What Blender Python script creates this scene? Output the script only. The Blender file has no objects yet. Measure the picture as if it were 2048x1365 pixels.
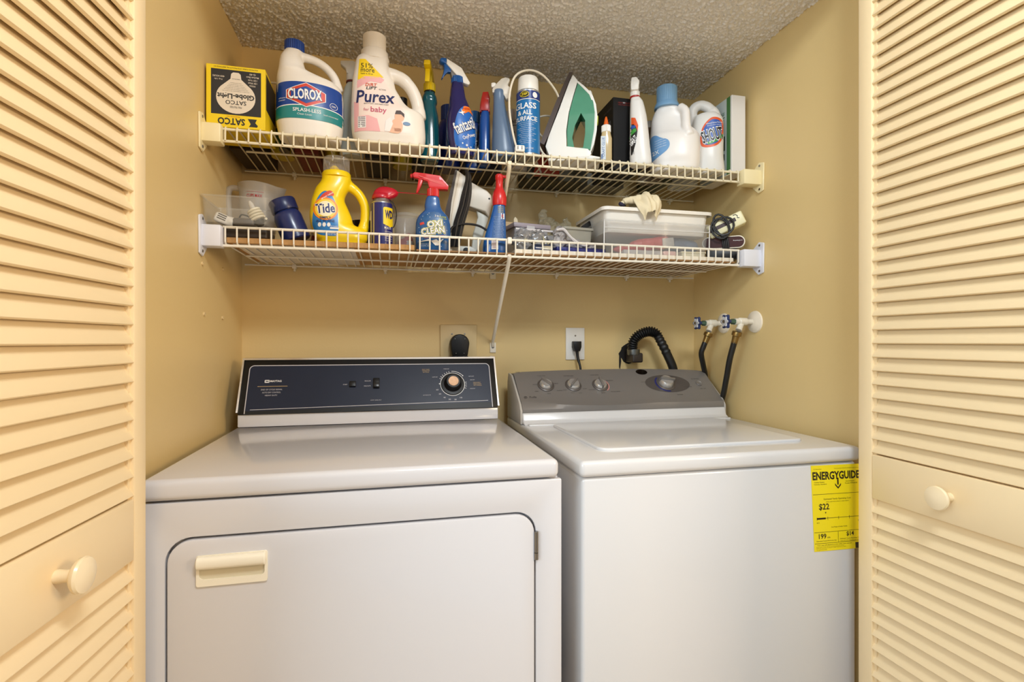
import bpy, bmesh, math, random
from mathutils import Vector, Matrix, noise
from mathutils.bvhtree import BVHTree

random.seed(7)
scn = bpy.context.scene
COL = scn.collection
R = math.radians

# ------------------------------------------------------------------ camera, world, lights, exposure
cam_d = bpy.data.cameras.new('camera')
cam = bpy.data.objects.new('camera', cam_d)
COL.objects.link(cam)
cam.location = (0.4338, -1.7168, 1.15)
cam.rotation_euler = (R(90), 0, -0.2302)
cam_d.sensor_width = 36.0
cam_d.lens = 18.338
cam_d.shift_y = 0.00086
cam_d.clip_start = 0.02
scn.camera = cam

world = bpy.data.worlds.new('hall_daylight')
scn.world = world
world.use_nodes = True
wn = world.node_tree.nodes
wn['Background'].inputs[0].default_value = (0.86, 0.96, 1.08, 1)
wn['Background'].inputs[1].default_value = 0.34

def area(name, loc, target, size, size_y, power, col):
    d = bpy.data.lights.new(name, 'AREA')
    d.shape = 'RECTANGLE'; d.size = size; d.size_y = size_y
    d.energy = power; d.color = col
    o = bpy.data.objects.new(name, d); COL.objects.link(o)
    o.location = loc
    o.rotation_euler = (Vector(target) - Vector(loc)).to_track_quat('-Z', 'Y').to_euler()
    return o
area('hall_ceiling_lamp', (0.85, -1.90, 2.41), (0.75, -0.5, 0.6), 0.45, 0.45, 36, (0.88, 0.95, 1.0))
area('hall_window_light', (-1.25, -2.5, 1.75), (1.3, -0.4, 1.1), 1.2, 1.2, 38, (0.74, 0.90, 1.0))
area('next_room_lamp', (2.4, -2.4, 1.7), (0.2, -0.6, 1.0), 0.6, 0.6, 30, (1.0, 0.76, 0.48))

vs = scn.view_settings
vs.view_transform = 'Standard'; vs.look = 'None'; vs.gamma = 1.0; vs.exposure = -0.08
vs.use_curve_mapping = False
scn.cycles.use_denoising = True
scn.cycles.max_bounces = 8
scn.cycles.transparent_max_bounces = 12
scn.cycles.caustics_reflective = False
scn.cycles.caustics_refractive = False

# ------------------------------------------------------------------ materials
def lin(c):
    return tuple((v / 255 / 12.92) if v <= 10 else (((v / 255) + 0.055) / 1.055) ** 2.4 for v in c) + (1.0,)
MATS = {}
def mat(name, c, rough=0.45, metal=0.0, alpha=1.0, var=0.04, vscale=14.0, bump=0.0, bscale=120.0, coat=0.0, trans=0.0, spec=0.5, detail=3.0, sss=0.0):
    if name in MATS:
        return MATS[name]
    m = bpy.data.materials.new(name); m.use_nodes = True
    nt = m.node_tree; n = nt.nodes; b = n['Principled BSDF']
    col = lin(c)
    tc = n.new('ShaderNodeTexCoord')
    ns = n.new('ShaderNodeTexNoise'); ns.inputs['Scale'].default_value = vscale; ns.inputs['Detail'].default_value = detail
    nt.links.new(tc.outputs['Object'], ns.inputs['Vector'])
    mx = n.new('ShaderNodeMix'); mx.data_type = 'RGBA'
    mx.inputs['A'].default_value = tuple(max(0, v * (1 - var)) for v in col[:3]) + (1,)
    mx.inputs['B'].default_value = tuple(min(1, v * (1 + var)) for v in col[:3]) + (1,)
    nt.links.new(ns.outputs['Fac'], mx.inputs['Factor'])
    nt.links.new(mx.outputs['Result'], b.inputs['Base Color'])
    b.inputs['Roughness'].default_value = rough
    b.inputs['Metallic'].default_value = metal
    b.inputs['Coat Weight'].default_value = coat
    b.inputs['Coat Roughness'].default_value = 0.08
    b.inputs['Transmission Weight'].default_value = trans
    b.inputs['Specular IOR Level'].default_value = spec
    b.inputs['Alpha'].default_value = alpha
    if sss:
        b.inputs['Subsurface Weight'].default_value = sss
        b.inputs['Subsurface Radius'].default_value = (0.01, 0.01, 0.01)
    if bump:
        n2 = n.new('ShaderNodeTexNoise'); n2.inputs['Scale'].default_value = bscale; n2.inputs['Detail'].default_value = 4
        nt.links.new(tc.outputs['Object'], n2.inputs['Vector'])
        bp = n.new('ShaderNodeBump'); bp.inputs['Strength'].default_value = bump; bp.inputs['Distance'].default_value = 0.002
        nt.links.new(n2.outputs['Fac'], bp.inputs['Height'])
        nt.links.new(bp.outputs['Normal'], b.inputs['Normal'])
    MATS[name] = m
    return m

WALL = mat('cream_wall_paint', (225, 197, 139), 0.42, var=0.03, vscale=3, bump=0.12, bscale=160)
POPCORN = mat('popcorn_ceiling', (240, 235, 228), 0.75, var=0.05, vscale=60, bump=0.5, bscale=300)
FLOORM = mat('beige_floor_vinyl', (176, 156, 128), 0.5, var=0.1, vscale=8)
DOORM = mat('cream_door_paint', (243, 219, 176), 0.42, var=0.025, vscale=5, bump=0.06, bscale=90)
ENAMEL = mat('white_enamel', (213, 212, 216), 0.16, var=0.012, vscale=4, coat=0.4)
ENAMEL2 = mat('washer_enamel', (217, 216, 217), 0.2, var=0.01, vscale=4, coat=0.3)
ALMOND = mat('almond_plastic', (240, 232, 212), 0.35, var=0.02)
BLACK = mat('black_plastic', (13, 13, 14), 0.4, var=0.1, spec=0.35)
NAVYPANEL = mat('navy_panel_print', (30, 36, 54), 0.35, var=0.12, vscale=9, spec=0.25)
CHROME = mat('chrome_trim', (225, 225, 228), 0.18, metal=1.0, var=0.02)
GREYLINE = mat('pale_grey_print', (196, 192, 196), 0.4)
WHITEP = mat('white_print', (240, 238, 236), 0.5)
GOLDP = mat('gold_print', (190, 160, 110), 0.45)
SILVERG = mat('warm_grey_console', (134, 129, 125), 0.38, metal=0.25, var=0.03, vscale=400)
SILVERD = mat('dark_grey_console_print', (92, 86, 83), 0.4, metal=0.2)
KNOB = mat('silver_knob', (205, 202, 198), 0.25, metal=0.6)
WIREW = mat('white_wire_coating', (238, 230, 214), 0.35, var=0.02)
WIREC = mat('aged_white_wire_coating', (236, 224, 194), 0.38, var=0.03)
BRKC = mat('cream_bracket_plastic', (240, 224, 178), 0.4)
BRKW = mat('cool_white_bracket_plastic', (226, 226, 234), 0.4)
STEEL = mat('steel_screw', (150, 146, 140), 0.35, metal=1.0)
RUBBER = mat('black_rubber', (20, 19, 19), 0.45, var=0.15, vscale=40)
BRASS = mat('aged_brass', (150, 122, 72), 0.35, metal=0.9, var=0.15, vscale=60)
WHITEPL = mat('white_plastic', (240, 236, 228), 0.38, var=0.015)
MILKY = mat('milky_white_plastic', (236, 228, 217), 0.36, var=0.02, sss=0.1)

# ------------------------------------------------------------------ mesh helpers: a shape is (verts, faces)
def join(*vfs):
    V, F = [], []
    for v, f in vfs:
        o = len(V); V += list(v); F += [tuple(i + o for i in q) for q in f]
    return V, F
def xf(vf, m):
    return [tuple(m @ Vector(p)) for p in vf[0]], vf[1]
def mv(vf, x=0, y=0, z=0):
    return [(p[0] + x, p[1] + y, p[2] + z) for p in vf[0]], vf[1]
def rotm(ax, deg, loc=(0, 0, 0)):
    return Matrix.Translation(loc) @ Matrix.Rotation(R(deg), 4, ax)
def box(x0, y0, z0, x1, y1, z1):
    V = [(x, y, z) for z in (z0, z1) for y in (y0, y1) for x in (x0, x1)]
    return V, [(0, 2, 3, 1), (4, 5, 7, 6), (0, 1, 5, 4), (2, 6, 7, 3), (0, 4, 6, 2), (1, 3, 7, 5)]
def from_bm(bm):
    bm.verts.index_update()
    r = [tuple(v.co) for v in bm.verts], [tuple(v.index for v in f.verts) for f in bm.faces]
    bm.free()
    return r
def to_bm(vf):
    bm = bmesh.new()
    vs_ = [bm.verts.new(p) for p in vf[0]]
    for f in vf[1]:
        try:
            bm.faces.new([vs_[i] for i in f])
        except ValueError:
            pass
    return bm
def rbox(x0, y0, z0, x1, y1, z1, r=0.004, seg=3):
    bm = to_bm(box(x0, y0, z0, x1, y1, z1))
    bmesh.ops.bevel(bm, geom=bm.edges[:], offset=r, segments=seg, profile=0.5, affect='EDGES')
    return from_bm(bm)
def bevel(vf, r=0.002, seg=2, ang=30):
    bm = to_bm(vf)
    bmesh.ops.remove_doubles(bm, verts=bm.verts[:], dist=1e-6)
    bm.normal_update()
    ed = [e for e in bm.edges if len(e.link_faces) == 2 and e.calc_face_angle() > R(ang)]
    bmesh.ops.bevel(bm, geom=ed, offset=r, segments=seg, profile=0.5, affect='EDGES', clamp_overlap=True)
    return from_bm(bm)
def lathe(prof, n=28):
    V, F, rings = [], [], []
    for r, z in prof:
        if r < 1e-6:
            rings.append([len(V)]); V.append((0, 0, z))
        else:
            rings.append(list(range(len(V), len(V) + n)))
            V += [(r * math.cos(2 * math.pi * i / n), r * math.sin(2 * math.pi * i / n), z) for i in range(n)]
    for a, b in zip(rings, rings[1:]):
        for i in range(n):
            j = (i + 1) % n
            if len(a) == 1 and len(b) == 1: continue
            if len(a) == 1: F.append((a[0], b[j], b[i]))
            elif len(b) == 1: F.append((a[i], a[j], b[0]))
            else: F.append((a[i], a[j], b[j], b[i]))
    if len(rings[0]) > 1: F.append(tuple(reversed(rings[0])))
    if len(rings[-1]) > 1: F.append(tuple(rings[-1]))
    return V, F
def smooth_path(P, n=6):
    P = [Vector(p) for p in P]
    out = []
    for i in range(len(P) - 1):
        p0 = P[i - 1] if i else P[0] * 2 - P[1]
        p1, p2 = P[i], P[i + 1]
        p3 = P[i + 2] if i + 2 < len(P) else P[-1] * 2 - P[-2]
        for k in range(n):
            t = k / n
            out.append(0.5 * ((2 * p1) + (p2 - p0) * t + (2 * p0 - 5 * p1 + 4 * p2 - p3) * t * t + (3 * p1 - p0 - 3 * p2 + p3) * t ** 3))
    out.append(P[-1])
    return out
def tube(P, r, n=10, smooth=0, cap=True):
    if smooth: P = smooth_path(P, smooth)
    P = [Vector(p) for p in P]
    rs = r if isinstance(r, (list, tuple)) else [r] * len(P)
    if len(rs) != len(P):
        rs = [rs[min(len(rs) - 1, int(i * (len(rs) - 1) / (len(P) - 1) + 0.5))] for i in range(len(P))]
    V, F = [], []
    t = (P[1] - P[0]).normalized()
    up = Vector((0, 0, 1)) if abs(t.z) < 0.9 else Vector((1, 0, 0))
    a = t.cross(up).normalized()
    for i, p in enumerate(P):
        t = ((P[i + 1] if i + 1 < len(P) else p) - (P[i - 1] if i else p)).normalized()
        a = (a - t * a.dot(t)).normalized()
        b = t.cross(a)
        V += [tuple(p + (a * math.cos(2 * math.pi * k / n) + b * math.sin(2 * math.pi * k / n)) * rs[i]) for k in range(n)]
    for i in range(len(P) - 1):
        for k in range(n):
            j = (k + 1) % n
            F.append((i * n + k, i * n + j, (i + 1) * n + j, (i + 1) * n + k))
    if cap:
        F.append(tuple(reversed(range(n)))); F.append(tuple(range((len(P) - 1) * n, len(P) * n)))
    return V, F
def loft(rows, n=32):
    # rows: (z, x0, x1, half_depth, exponent[, yc])
    V, F = [], []
    for row in rows:
        z, x0, x1, hd, ex = row[:5]
        yc = row[5] if len(row) > 5 else 0.0
        cx, hx = (x0 + x1) / 2, (x1 - x0) / 2
        for k in range(n):
            a = 2 * math.pi * k / n
            c, s = math.cos(a), math.sin(a)
            V.append((cx + hx * math.copysign(abs(c) ** (2 / ex), c), yc + hd * math.copysign(abs(s) ** (2 / ex), s), z))
    for i in range(len(rows) - 1):
        for k in range(n):
            j = (k + 1) % n
            F.append((i * n + k, i * n + j, (i + 1) * n + j, (i + 1) * n + k))
    F.append(tuple(reversed(range(n)))); F.append(tuple(range((len(rows) - 1) * n, len(rows) * n)))
    return V, F
def mmrows(rows, hd, ex=2.6, rnd=True):
    """rows (z,x0,x1) in mm, sorted to ascending z; hd = half depth in mm (number or list) -> loft rows in m"""
    rows = sorted(rows)
    if not isinstance(hd, (list, tuple)): hd = [hd] * len(rows)
    out = [(z / 1000, a / 1000, b / 1000, h / 1000, ex) for (z, a, b), h in zip(rows, hd)]
    if rnd:
        z, a, b, h, e = out[0]
        w = (b - a)
        base = [(0.0, a + w * 0.07, b - w * 0.07, h * 0.84, e), (0.004, a + w * 0.02, b - w * 0.02, h * 0.95, e)]
        out = base + [o for o in out if o[0] > 0.008]
    return out
def dense(rows, k=4):
    """interpolate loft rows smoothly"""
    P = [tuple(r[:5]) for r in rows]
    out = []
    for i in range(len(P) - 1):
        p0 = P[i - 1] if i else P[i]
        p3 = P[i + 2] if i + 2 < len(P) else P[i + 1]
        for q in range(k):
            t = q / k
            out.append(tuple(0.5 * ((2 * b) + (c - a) * t + (2 * a - 5 * b + 4 * c - d) * t * t + (3 * b - a - 3 * c + d) * t ** 3)
                             for a, b, c, d in zip(p0, P[i], P[i + 1], p3)))
    out.append(P[-1])
    return out
def fuse(vf, voxel=0.0025, smooth=6):
    me = bpy.data.meshes.new('tmp'); me.from_pydata(vf[0], [], vf[1]); me.update()
    o = bpy.data.objects.new('tmp', me); COL.objects.link(o)
    m = o.modifiers.new('r', 'REMESH'); m.mode = 'VOXEL'; m.voxel_size = voxel
    if smooth:
        s = o.modifiers.new('s', 'SMOOTH'); s.iterations = smooth; s.factor = 0.5
    dg = bpy.context.evaluated_depsgraph_get()
    e = o.evaluated_get(dg).to_mesh()
    r = [tuple(v.co) for v in e.vertices], [tuple(p.vertices) for p in e.polygons]
    bpy.data.objects.remove(o); bpy.data.meshes.remove(me)
    return r

# flat 2D shapes: (list of (x, z), faces)
def gridcut(bm, step, lo, hi):
    for ax in (0, 1):
        k = math.floor(lo[ax] / step) * step
        while k < hi[ax]:
            if k > lo[ax] + 1e-6:
                co = [0, 0, 0]; co[ax] = k; no = [0, 0, 0]; no[ax] = 1
                bmesh.ops.bisect_plane(bm, geom=bm.verts[:] + bm.edges[:] + bm.faces[:], plane_co=co, plane_no=no, dist=1e-7)
            k += step
def P2(pts, step=None, holes=()):
    bm = bmesh.new()
    loops = [pts] + list(holes)
    if holes:
        es = []
        for lp in loops:
            vv = [bm.verts.new((p[0], p[1], 0)) for p in lp]
            es += [bm.edges.new((vv[i], vv[(i + 1) % len(vv)])) for i in range(len(vv))]
        bmesh.ops.triangle_fill(bm, use_beauty=True, edges=es)
    else:
        bm.faces.new([bm.verts.new((p[0], p[1], 0)) for p in pts])
    if step:
        xs = [p[0] for p in pts]; zs = [p[1] for p in pts]
        gridcut(bm, step, (min(xs), min(zs)), (max(xs), max(zs)))
    bm.normal_update()
    fl = [f for f in bm.faces if f.normal.z > 0]
    if fl: bmesh.ops.reverse_faces(bm, faces=fl)
    v, f = from_bm(bm)
    return [(p[0], p[1]) for p in v], f
def R2(x0, z0, x1, z1, step=None):
    return P2([(x0, z0), (x1, z0), (x1, z1), (x0, z1)], step)
def E2(cx, cz, rx, rz, step=None, n=28, hole=None):
    o = [(cx + rx * math.cos(2 * math.pi * i / n), cz + rz * math.sin(2 * math.pi * i / n)) for i in range(n)]
    h = []
    if hole:
        h = [[(cx + hole[0] * math.cos(2 * math.pi * i / n), cz + hole[1] * math.sin(2 * math.pi * i / n)) for i in range(n)]]
    return P2(o, step, h)
def rrect(x0, z0, x1, z1, r, n=5):
    out = []
    for cx, cz, a0 in ((x1 - r, z1 - r, 0), (x0 + r, z1 - r, 90), (x0 + r, z0 + r, 180), (x1 - r, z0 + r, 270)):
        out += [(cx + r * math.cos(R(a0 + 90 * k / n)), cz + r * math.sin(R(a0 + 90 * k / n))) for k in range(n + 1)]
    return out
def L2(pts, w):
    """polyline of width w"""
    V, F = [], []
    P = [Vector((p[0], p[1])) for p in pts]
    for i, p in enumerate(P):
        t = ((P[i + 1] if i + 1 < len(P) else p) - (P[i - 1] if i else p)).normalized()
        nn = Vector((-t.y, t.x)) * w / 2
        V += [tuple(p + nn), tuple(p - nn)]
    for i in range(len(P) - 1):
        F.append((2 * i, 2 * i + 2, 2 * i + 3, 2 * i + 1))
    return V, F
def J2(*shapes):
    V, F = [], []
    for v, f in shapes:
        o = len(V); V += list(v); F += [tuple(i + o for i in q) for q in f]
    return V, F
def LS(*shapes):
    return list(shapes)
TXT = {}
TXD = {}
def TO(s, cx, cz, w, h, rot=0.0, b0=0.0, b1=0.0, shear=0.0):
    """outline of the word T2(s, .., bold=b0), swollen to bold b1 at the same letter size"""
    T2(s, 0, 0, 1, 1, 0, b0, shear); T2(s, 0, 0, 1, 1, 0, b1, shear)
    d0, d1 = TXD[(s, b0, shear)], TXD[(s, b1, shear)]
    return T2(s, cx, cz, w * d1[0] / d0[0], h * d1[1] / d0[1], rot, b1, shear)
def chaikin(p, n=2):
    for _ in range(n):
        q = []
        for i in range(len(p)):
            a, b = p[i], p[(i + 1) % len(p)]
            q += [(a[0] * .75 + b[0] * .25, a[1] * .75 + b[1] * .25), (a[0] * .25 + b[0] * .75, a[1] * .25 + b[1] * .75)]
        p = q
    return p
def T2(s, cx, cz, w, h, rot=0.0, bold=0.0, shear=0.0):
    key = (s, bold, shear)
    if key not in TXT:
        c = bpy.data.curves.new('t', 'FONT'); c.body = s; c.size = 1.0; c.offset = bold; c.shear = shear
        c.resolution_u = 2; c.fill_mode = 'FRONT'
        o = bpy.data.objects.new('t', c); COL.objects.link(o)
        dg = bpy.context.evaluated_depsgraph_get()
        e = o.evaluated_get(dg).to_mesh()
        v = [(p.co.x, p.co.y) for p in e.vertices]; f = [tuple(p.vertices) for p in e.polygons]
        bpy.data.objects.remove(o); bpy.data.curves.remove(c)
        xs = [p[0] for p in v]; ys = [p[1] for p in v]
        x0, x1, y0, y1 = min(xs), max(xs), min(ys), max(ys)
        TXD[key] = (x1 - x0, y1 - y0)
        TXT[key] = [((p[0] - x0) / (x1 - x0) - 0.5, (p[1] - y0) / (y1 - y0) - 0.5) for p in v], f
    v, f = TXT[key]
    ca, sa = math.cos(R(rot)), math.sin(R(rot))
    return [(cx + x * w * ca - y * h * sa, cz + x * w * sa + y * h * ca) for x, y in v], f
def prism(shape, hw, front=True):
    """shape2D -> solid of half thickness hw(x,z) about y=0"""
    v, f = shape
    h = hw if callable(hw) else (lambda x, z: hw)
    n = len(v)
    V = [(p[0], -h(*p), p[1]) for p in v] + [(p[0], h(*p), p[1]) for p in v]
    F = [tuple(q) for q in f] + [tuple(i + n for i in reversed(q)) for q in f]
    cnt = {}
    for q in f:
        for i in range(len(q)):
            a, b = q[i], q[(i + 1) % len(q)]
            cnt.setdefault((min(a, b), max(a, b)), []).append((a, b))
    for e, l in cnt.items():
        if len(l) == 1:
            a, b = l[0]
            F.append((b, a, a + n, b + n))
    bm = to_bm((V, F)); bmesh.ops.recalc_face_normals(bm, faces=bm.faces[:])
    return from_bm(bm)

# ------------------------------------------------------------------ objects
def tag(o, label=None, cat=None, group=None, kind=None):
    if label: o['label'] = label
    if cat: o['category'] = cat
    if group: o['group'] = group
    if kind: o['kind'] = kind
    return o
def thing(name, label, cat, loc=(0, 0, 0), rz=0.0, group=None, kind=None, rot=None):
    o = bpy.data.objects.new(name, None); COL.objects.link(o)
    o.empty_display_size = 0.05
    o.location = loc
    o.rotation_euler = rot if rot else (0, 0, R(rz))
    return tag(o, label, cat, group, kind)
def make(name, vf, m, parent=None, smooth=True, ang=38, world=False, loc=None):
    if world and parent is not None:
        vf = mv(vf, *[-q for q in parent.location])
    me = bpy.data.meshes.new(name); me.from_pydata(vf[0], [], vf[1]); me.update()
    me.materials.append(m)
    if smooth:
        me.polygons.foreach_set('use_smooth', [True] * len(me.polygons))
        me.set_sharp_from_angle(angle=R(ang))
    o = bpy.data.objects.new(name, me); COL.objects.link(o)
    if parent is not None: o.parent = parent
    if loc: o.location = loc
    return o
def dup(o, parent, loc=None):
    c = o.copy(); COL.objects.link(c); c.parent = parent
    if loc is not None: c.location = loc
    return c
class Surf:
    """front surface (seen along +y of its own frame) on which labels and print are laid"""
    def __init__(s, vf):
        s.t = BVHTree.FromPolygons([Vector(p) for p in vf[0]], vf[1])
    def stick(s, name, shape, m, parent, off=0.0006):
        if isinstance(shape, list):
            return [s.stick(name, q, m, parent, off) for q in shape][0]
        V = []
        for x, z in shape[0]:
            h, nrm, i, d = s.t.ray_cast(Vector((x, -1, z)), Vector((0, 1, 0)))
            if h is None:
                h, nrm, i, d = s.t.find_nearest(Vector((x, -0.05, z)))
                h = Vector((h.x, h.y, h.z))
            if nrm.y > 0: nrm = -nrm
            V.append(tuple(h + nrm * off))
        return make(name, (V, shape[1]), m, parent)
def plane(name, shape, M, m, parent, off=0.0004, smooth=False):
    """flat print on the plane M (x right, y up in the plane, z out)"""
    if isinstance(shape, list):
        return [plane(name, q, M, m, parent, off, smooth) for q in shape][0]
    return make(name, ([tuple(M @ Vector((p[0], p[1], off))) for p in shape[0]], shape[1]), m, parent, smooth)

# ------------------------------------------------------------------ the closet shell
W_, CEIL = 1.524, 2.045
def struct(name, vf, m, label, smooth=False, parent=None):
    o = make(name, vf, m, parent, smooth)
    if parent is None: tag(o, label, None, None, 'structure')
    return o
wall_back = struct('wall_back', box(-0.12, 0, 0, W_ + 0.12, 0.1, CEIL + 0.1), WALL, 'cream painted back wall of the laundry closet')
wall_left = struct('wall_left', box(-0.12, -0.76, 0, 0, 0, CEIL + 0.1), WALL, 'cream painted left wall of the laundry closet')
wall_right = struct('wall_right', box(W_, -0.76, 0, W_ + 0.12, 0, CEIL + 0.1), WALL, 'cream painted right wall of the laundry closet')
struct('wall_front_left', box(-1.3, -0.80, 0, -0.1205, -0.70, 2.039), WALL, 'cream hall wall beside the left folding door')
struct('wall_front_right', box(W_ + 0.1205, -0.80, 0, 2.9, -0.70, 2.039), WALL, 'cream hall wall beside the right folding door')
struct('wall_front_header', box(-1.3, -0.80, 2.04, 2.9, -0.7605, 2.5), WALL, 'cream hall wall above the folding doors')
struct('ceiling_hall', box(-1.3, -3.4, 2.44, 2.9, -0.8005, 2.5), POPCORN, 'white hall ceiling in front of the closet')
struct('floor', box(-1.3, -3.4, -0.05, 2.9, 0.1, 0), FLOORM, 'beige floor under the washer and dryer')
# popcorn ceiling: real lumps, finest over the part in view
def popcorn():
    nx, ny = 660, 330
    V, F = [], []
    for j in range(ny + 1):
        for i in range(nx + 1):
            x = W_ * i / nx; y = -0.78 * j / ny
            p = Vector((x * 150, y * 150, 1.7))
            a = noise.noise(p) + 0.45 * noise.noise(p * 2.3)
            a = max(0.0, a + 0.10)
            V.append((x, y, CEIL - 0.0066 * (1 - math.exp(-a * 2.2))))
    for j in range(ny):
        for i in range(nx):
            a = j * (nx + 1) + i
            F.append((a, a + nx + 1, a + nx + 2, a + 1))
    return V, F
ceiling = struct('ceiling', popcorn(), POPCORN, 'white popcorn textured ceiling of the closet', True)
ceiling.data.attributes.remove(ceiling.data.attributes['sharp_edge']) if 'sharp_edge' in ceiling.data.attributes else None
make('ceiling_board', box(-0.12, -0.7600, CEIL + 0.002, W_ + 0.12, 0.1, CEIL + 0.08), POPCORN, ceiling, False)

# small old screw holes and wall plugs left in the left wall
PLUG = mat('wall_plug_plastic', (222, 196, 146), 0.4)
for y, z in ((-0.345, 1.336), (-0.188, 1.3435), (-0.333, 1.217), (-0.192, 1.214)):
    o = make('wall_plug', xf(lathe([(0.0045, 0), (0.0045, 0.0035), (0.0022, 0.0038), (0.002, 0.001), (0, 0.001)], 14), rotm('Y', 90)), PLUG, wall_left)
    o.location = (0, y, z)

# ------------------------------------------------------------------ bifold louvre doors
def door_panel(parent, sgn, x_off, y_off, knob):
    """one louvred leaf; local x runs from the closet towards the hall, visible face at y = y_off, thickness away from it"""
    PW, T = 0.40, 0.028
    SW = 0.034
    def B(x0, x1, z0, z1, r=0.003, d0=0.0, d1=T):
        ya, yb = sorted((y_off - sgn * d0, y_off - sgn * d1))
        return rbox(x_off + x0, ya, z0, x_off + x1, yb, z1, r, 2)
    def bead(x):
        ya, yb = sorted((y_off - sgn * 0.006, y_off - sgn * 0.020))
        return box(x_off + x, ya, 0.15, x_off + x + 0.008, yb, 1.94)
    make('stile', join(B(0, SW, 0.012, 2.03), bead(SW - 0.001)), DOORM, parent)
    make('stile', join(B(PW - SW, PW, 0.012, 2.03), bead(PW - SW - 0.007)), DOORM, parent)
    make('rail', B(SW, PW - SW, 0.012, 0.15), DOORM, parent)
    rail = make('rail', B(SW, PW - SW, 0.811, 0.9065), DOORM, parent)
    make('rail', B(SW, PW - SW, 1.935, 2.03), DOORM, parent)
    # slat: tilted board, front edge low
    a = R(23)
    hw, ht = 0.0205, 0.0032
    pts = []
    for u, w in ((-hw, -ht), (hw, -ht), (hw, ht), (-hw, ht)):
        # u along the board (down towards the front), w across its thickness
        d = -u * math.sin(a) + w * math.cos(a)
        z = -u * math.cos(a) - w * math.sin(a)
        pts.append((d, z))
    x0, x1 = SW - 0.002, PW - SW + 0.002
    V = []
    for x in (x0, x1):
        for d, z in pts:
            V.append((x, -sgn * d, z))
    F = [(0, 1, 2, 3), (7, 6, 5, 4)] + [(i, 4 + i, 4 + (i + 1) % 4, (i + 1) % 4) for i in range(4)]
    bm = to_bm((V, F)); bmesh.ops.recalc_face_normals(bm, faces=bm.faces[:])
    ed = [e for e in bm.edges if abs(e.verts[0].co.x - e.verts[1].co.x) > 0.1]
    bmesh.ops.bevel(bm, geom=ed, offset=0.0016, segments=2, profile=0.5, affect='EDGES')
    first = None
    base_d = 0.0118
    zs = [0.9065 + 0.0218 + 0.0296 * k for k in range(34)] + [0.811 - 0.0125 - 0.0296 * k for k in range(22)]
    vf = from_bm(bm)
    for z in zs:
        if first is None:
            first = make('slat', vf, DOORM, parent); o = first
        else:
            o = dup(first, parent)
        o.location = (x_off, y_off - sgn * base_d, z)
    if knob:
        kb = lathe([(0.0, 0), (0.0085, 0), (0.0085, 0.003), (0.0075, 0.012), (0.0085, 0.018), (0.017, 0.022), (0.0215, 0.026), (0.0225, 0.030), (0.021, 0.033), (0.012, 0.036), (0, 0.037)], 32)
        k = make('knob', xf(kb, rotm('X', -90 * sgn)), mat('cream_knob_paint', (246, 226, 188), 0.25, coat=0.3), parent)
        k.location = (x_off + knob, y_off, 0.861)
def bifold(name, P0, ang, sgn, label, kx):
    d = thing(name, label, None, (P0[0], P0[1], 0), ang, kind='structure')
    door_panel(d, sgn, 0.0, 0.0, kx)
    door_panel(d, sgn, 0.0, -sgn * 0.033, None)
    for z in (0.35, 1.2, 1.8):
        y0, y1 = sorted((-sgn * 0.010, -sgn * 0.05))
        make('hinge', mv(lathe([(0, -0.03), (0.004, -0.03), (0.004, 0.03), (0, 0.03)], 10), 0.4035, -sgn * 0.0305, z), STEEL, d)
    return d
door_1 = bifold('door_1', (0.0505, -0.76), -94.47, 1, 'cream louvred folding door on the left, opened flat', 0.205)
door_2 = bifold('door_2', (1.4508, -0.76), -91.0, -1, 'cream louvred folding door on the right, opened flat', 0.198)

# ------------------------------------------------------------------ dryer
def rr_hole_panel(x0, z0, x1, z1, hole):
    return P2([(x0, z0), (x1, z0), (x1, z1), (x0, z1)], None, [hole])
dryer = thing('dryer', 'white clothes dryer with a dark blue control panel', 'dryer', (0.394, -0.42, 0.0))
make('cabinet', box(0.034, -0.722, 0.03, 0.760, -0.10, 0.882), ENAMEL, dryer, False, world=True)
make('cabinet_top', rbox(0.030, -0.7436, 0.8835, 0.7575, -0.09, 0.920, 0.011, 4), ENAMEL, dryer, world=True)
hole = rrect(0.0695, 0.17, 0.7105, 0.8205, 0.040, 7)
fp = prism(rr_hole_panel(0.031, 0.03, 0.7635, 0.8805, hole), 0.008)
make('front_panel', bevel(mv(fp, 0, -0.731, 0), 0.0022, 2, 50), ENAMEL, dryer, world=True)
dp = prism(P2(rrect(0.0730, 0.1735, 0.7070, 0.8165, 0.037, 7)), 0.009)
ddoor = make('door', bevel(mv(dp, 0, -0.7335, 0), 0.0025, 2, 50), ENAMEL, dryer, world=True)
# recessed pull
hp = prism(P2(rrect(0.118, 0.7385, 0.2285, 0.7905, 0.003, 2), None, [rrect(0.1225, 0.750, 0.2240, 0.776, 0.006, 3)]), 0.0022)
make('pull_frame', mv(hp, 0, -0.7440, 0), ALMOND, ddoor).location = (-dryer.location.x, -dryer.location.y, 0)
pw = mat('pull_recess_plastic', (214, 204, 176), 0.4)
make('pull_recess', mv(xf(box(-0.051, -0.0006, -0.0135, 0.051, 0.0006, 0.0135), Matrix.Identity(4)), 0.1733, -0.7430, 0.763), pw, ddoor, False).location = (-dryer.location.x, -dryer.location.y, 0)
gp = loft([(-0.0535, -0.0085, 0.0085, 0.0065, 2.4), (-0.052, -0.0105, 0.0105, 0.0085, 2.4), (0.052, -0.0105, 0.0105, 0.0085, 2.4), (0.0535, -0.0085, 0.0085, 0.0065, 2.4)], 20)
make('pull_grip', mv(xf(gp, Matrix.Rotation(R(90), 4, 'Y')), 0.1733, -0.7495, 0.7795), ALMOND, ddoor).location = (-dryer.location.x, -dryer.location.y, 0)
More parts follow.
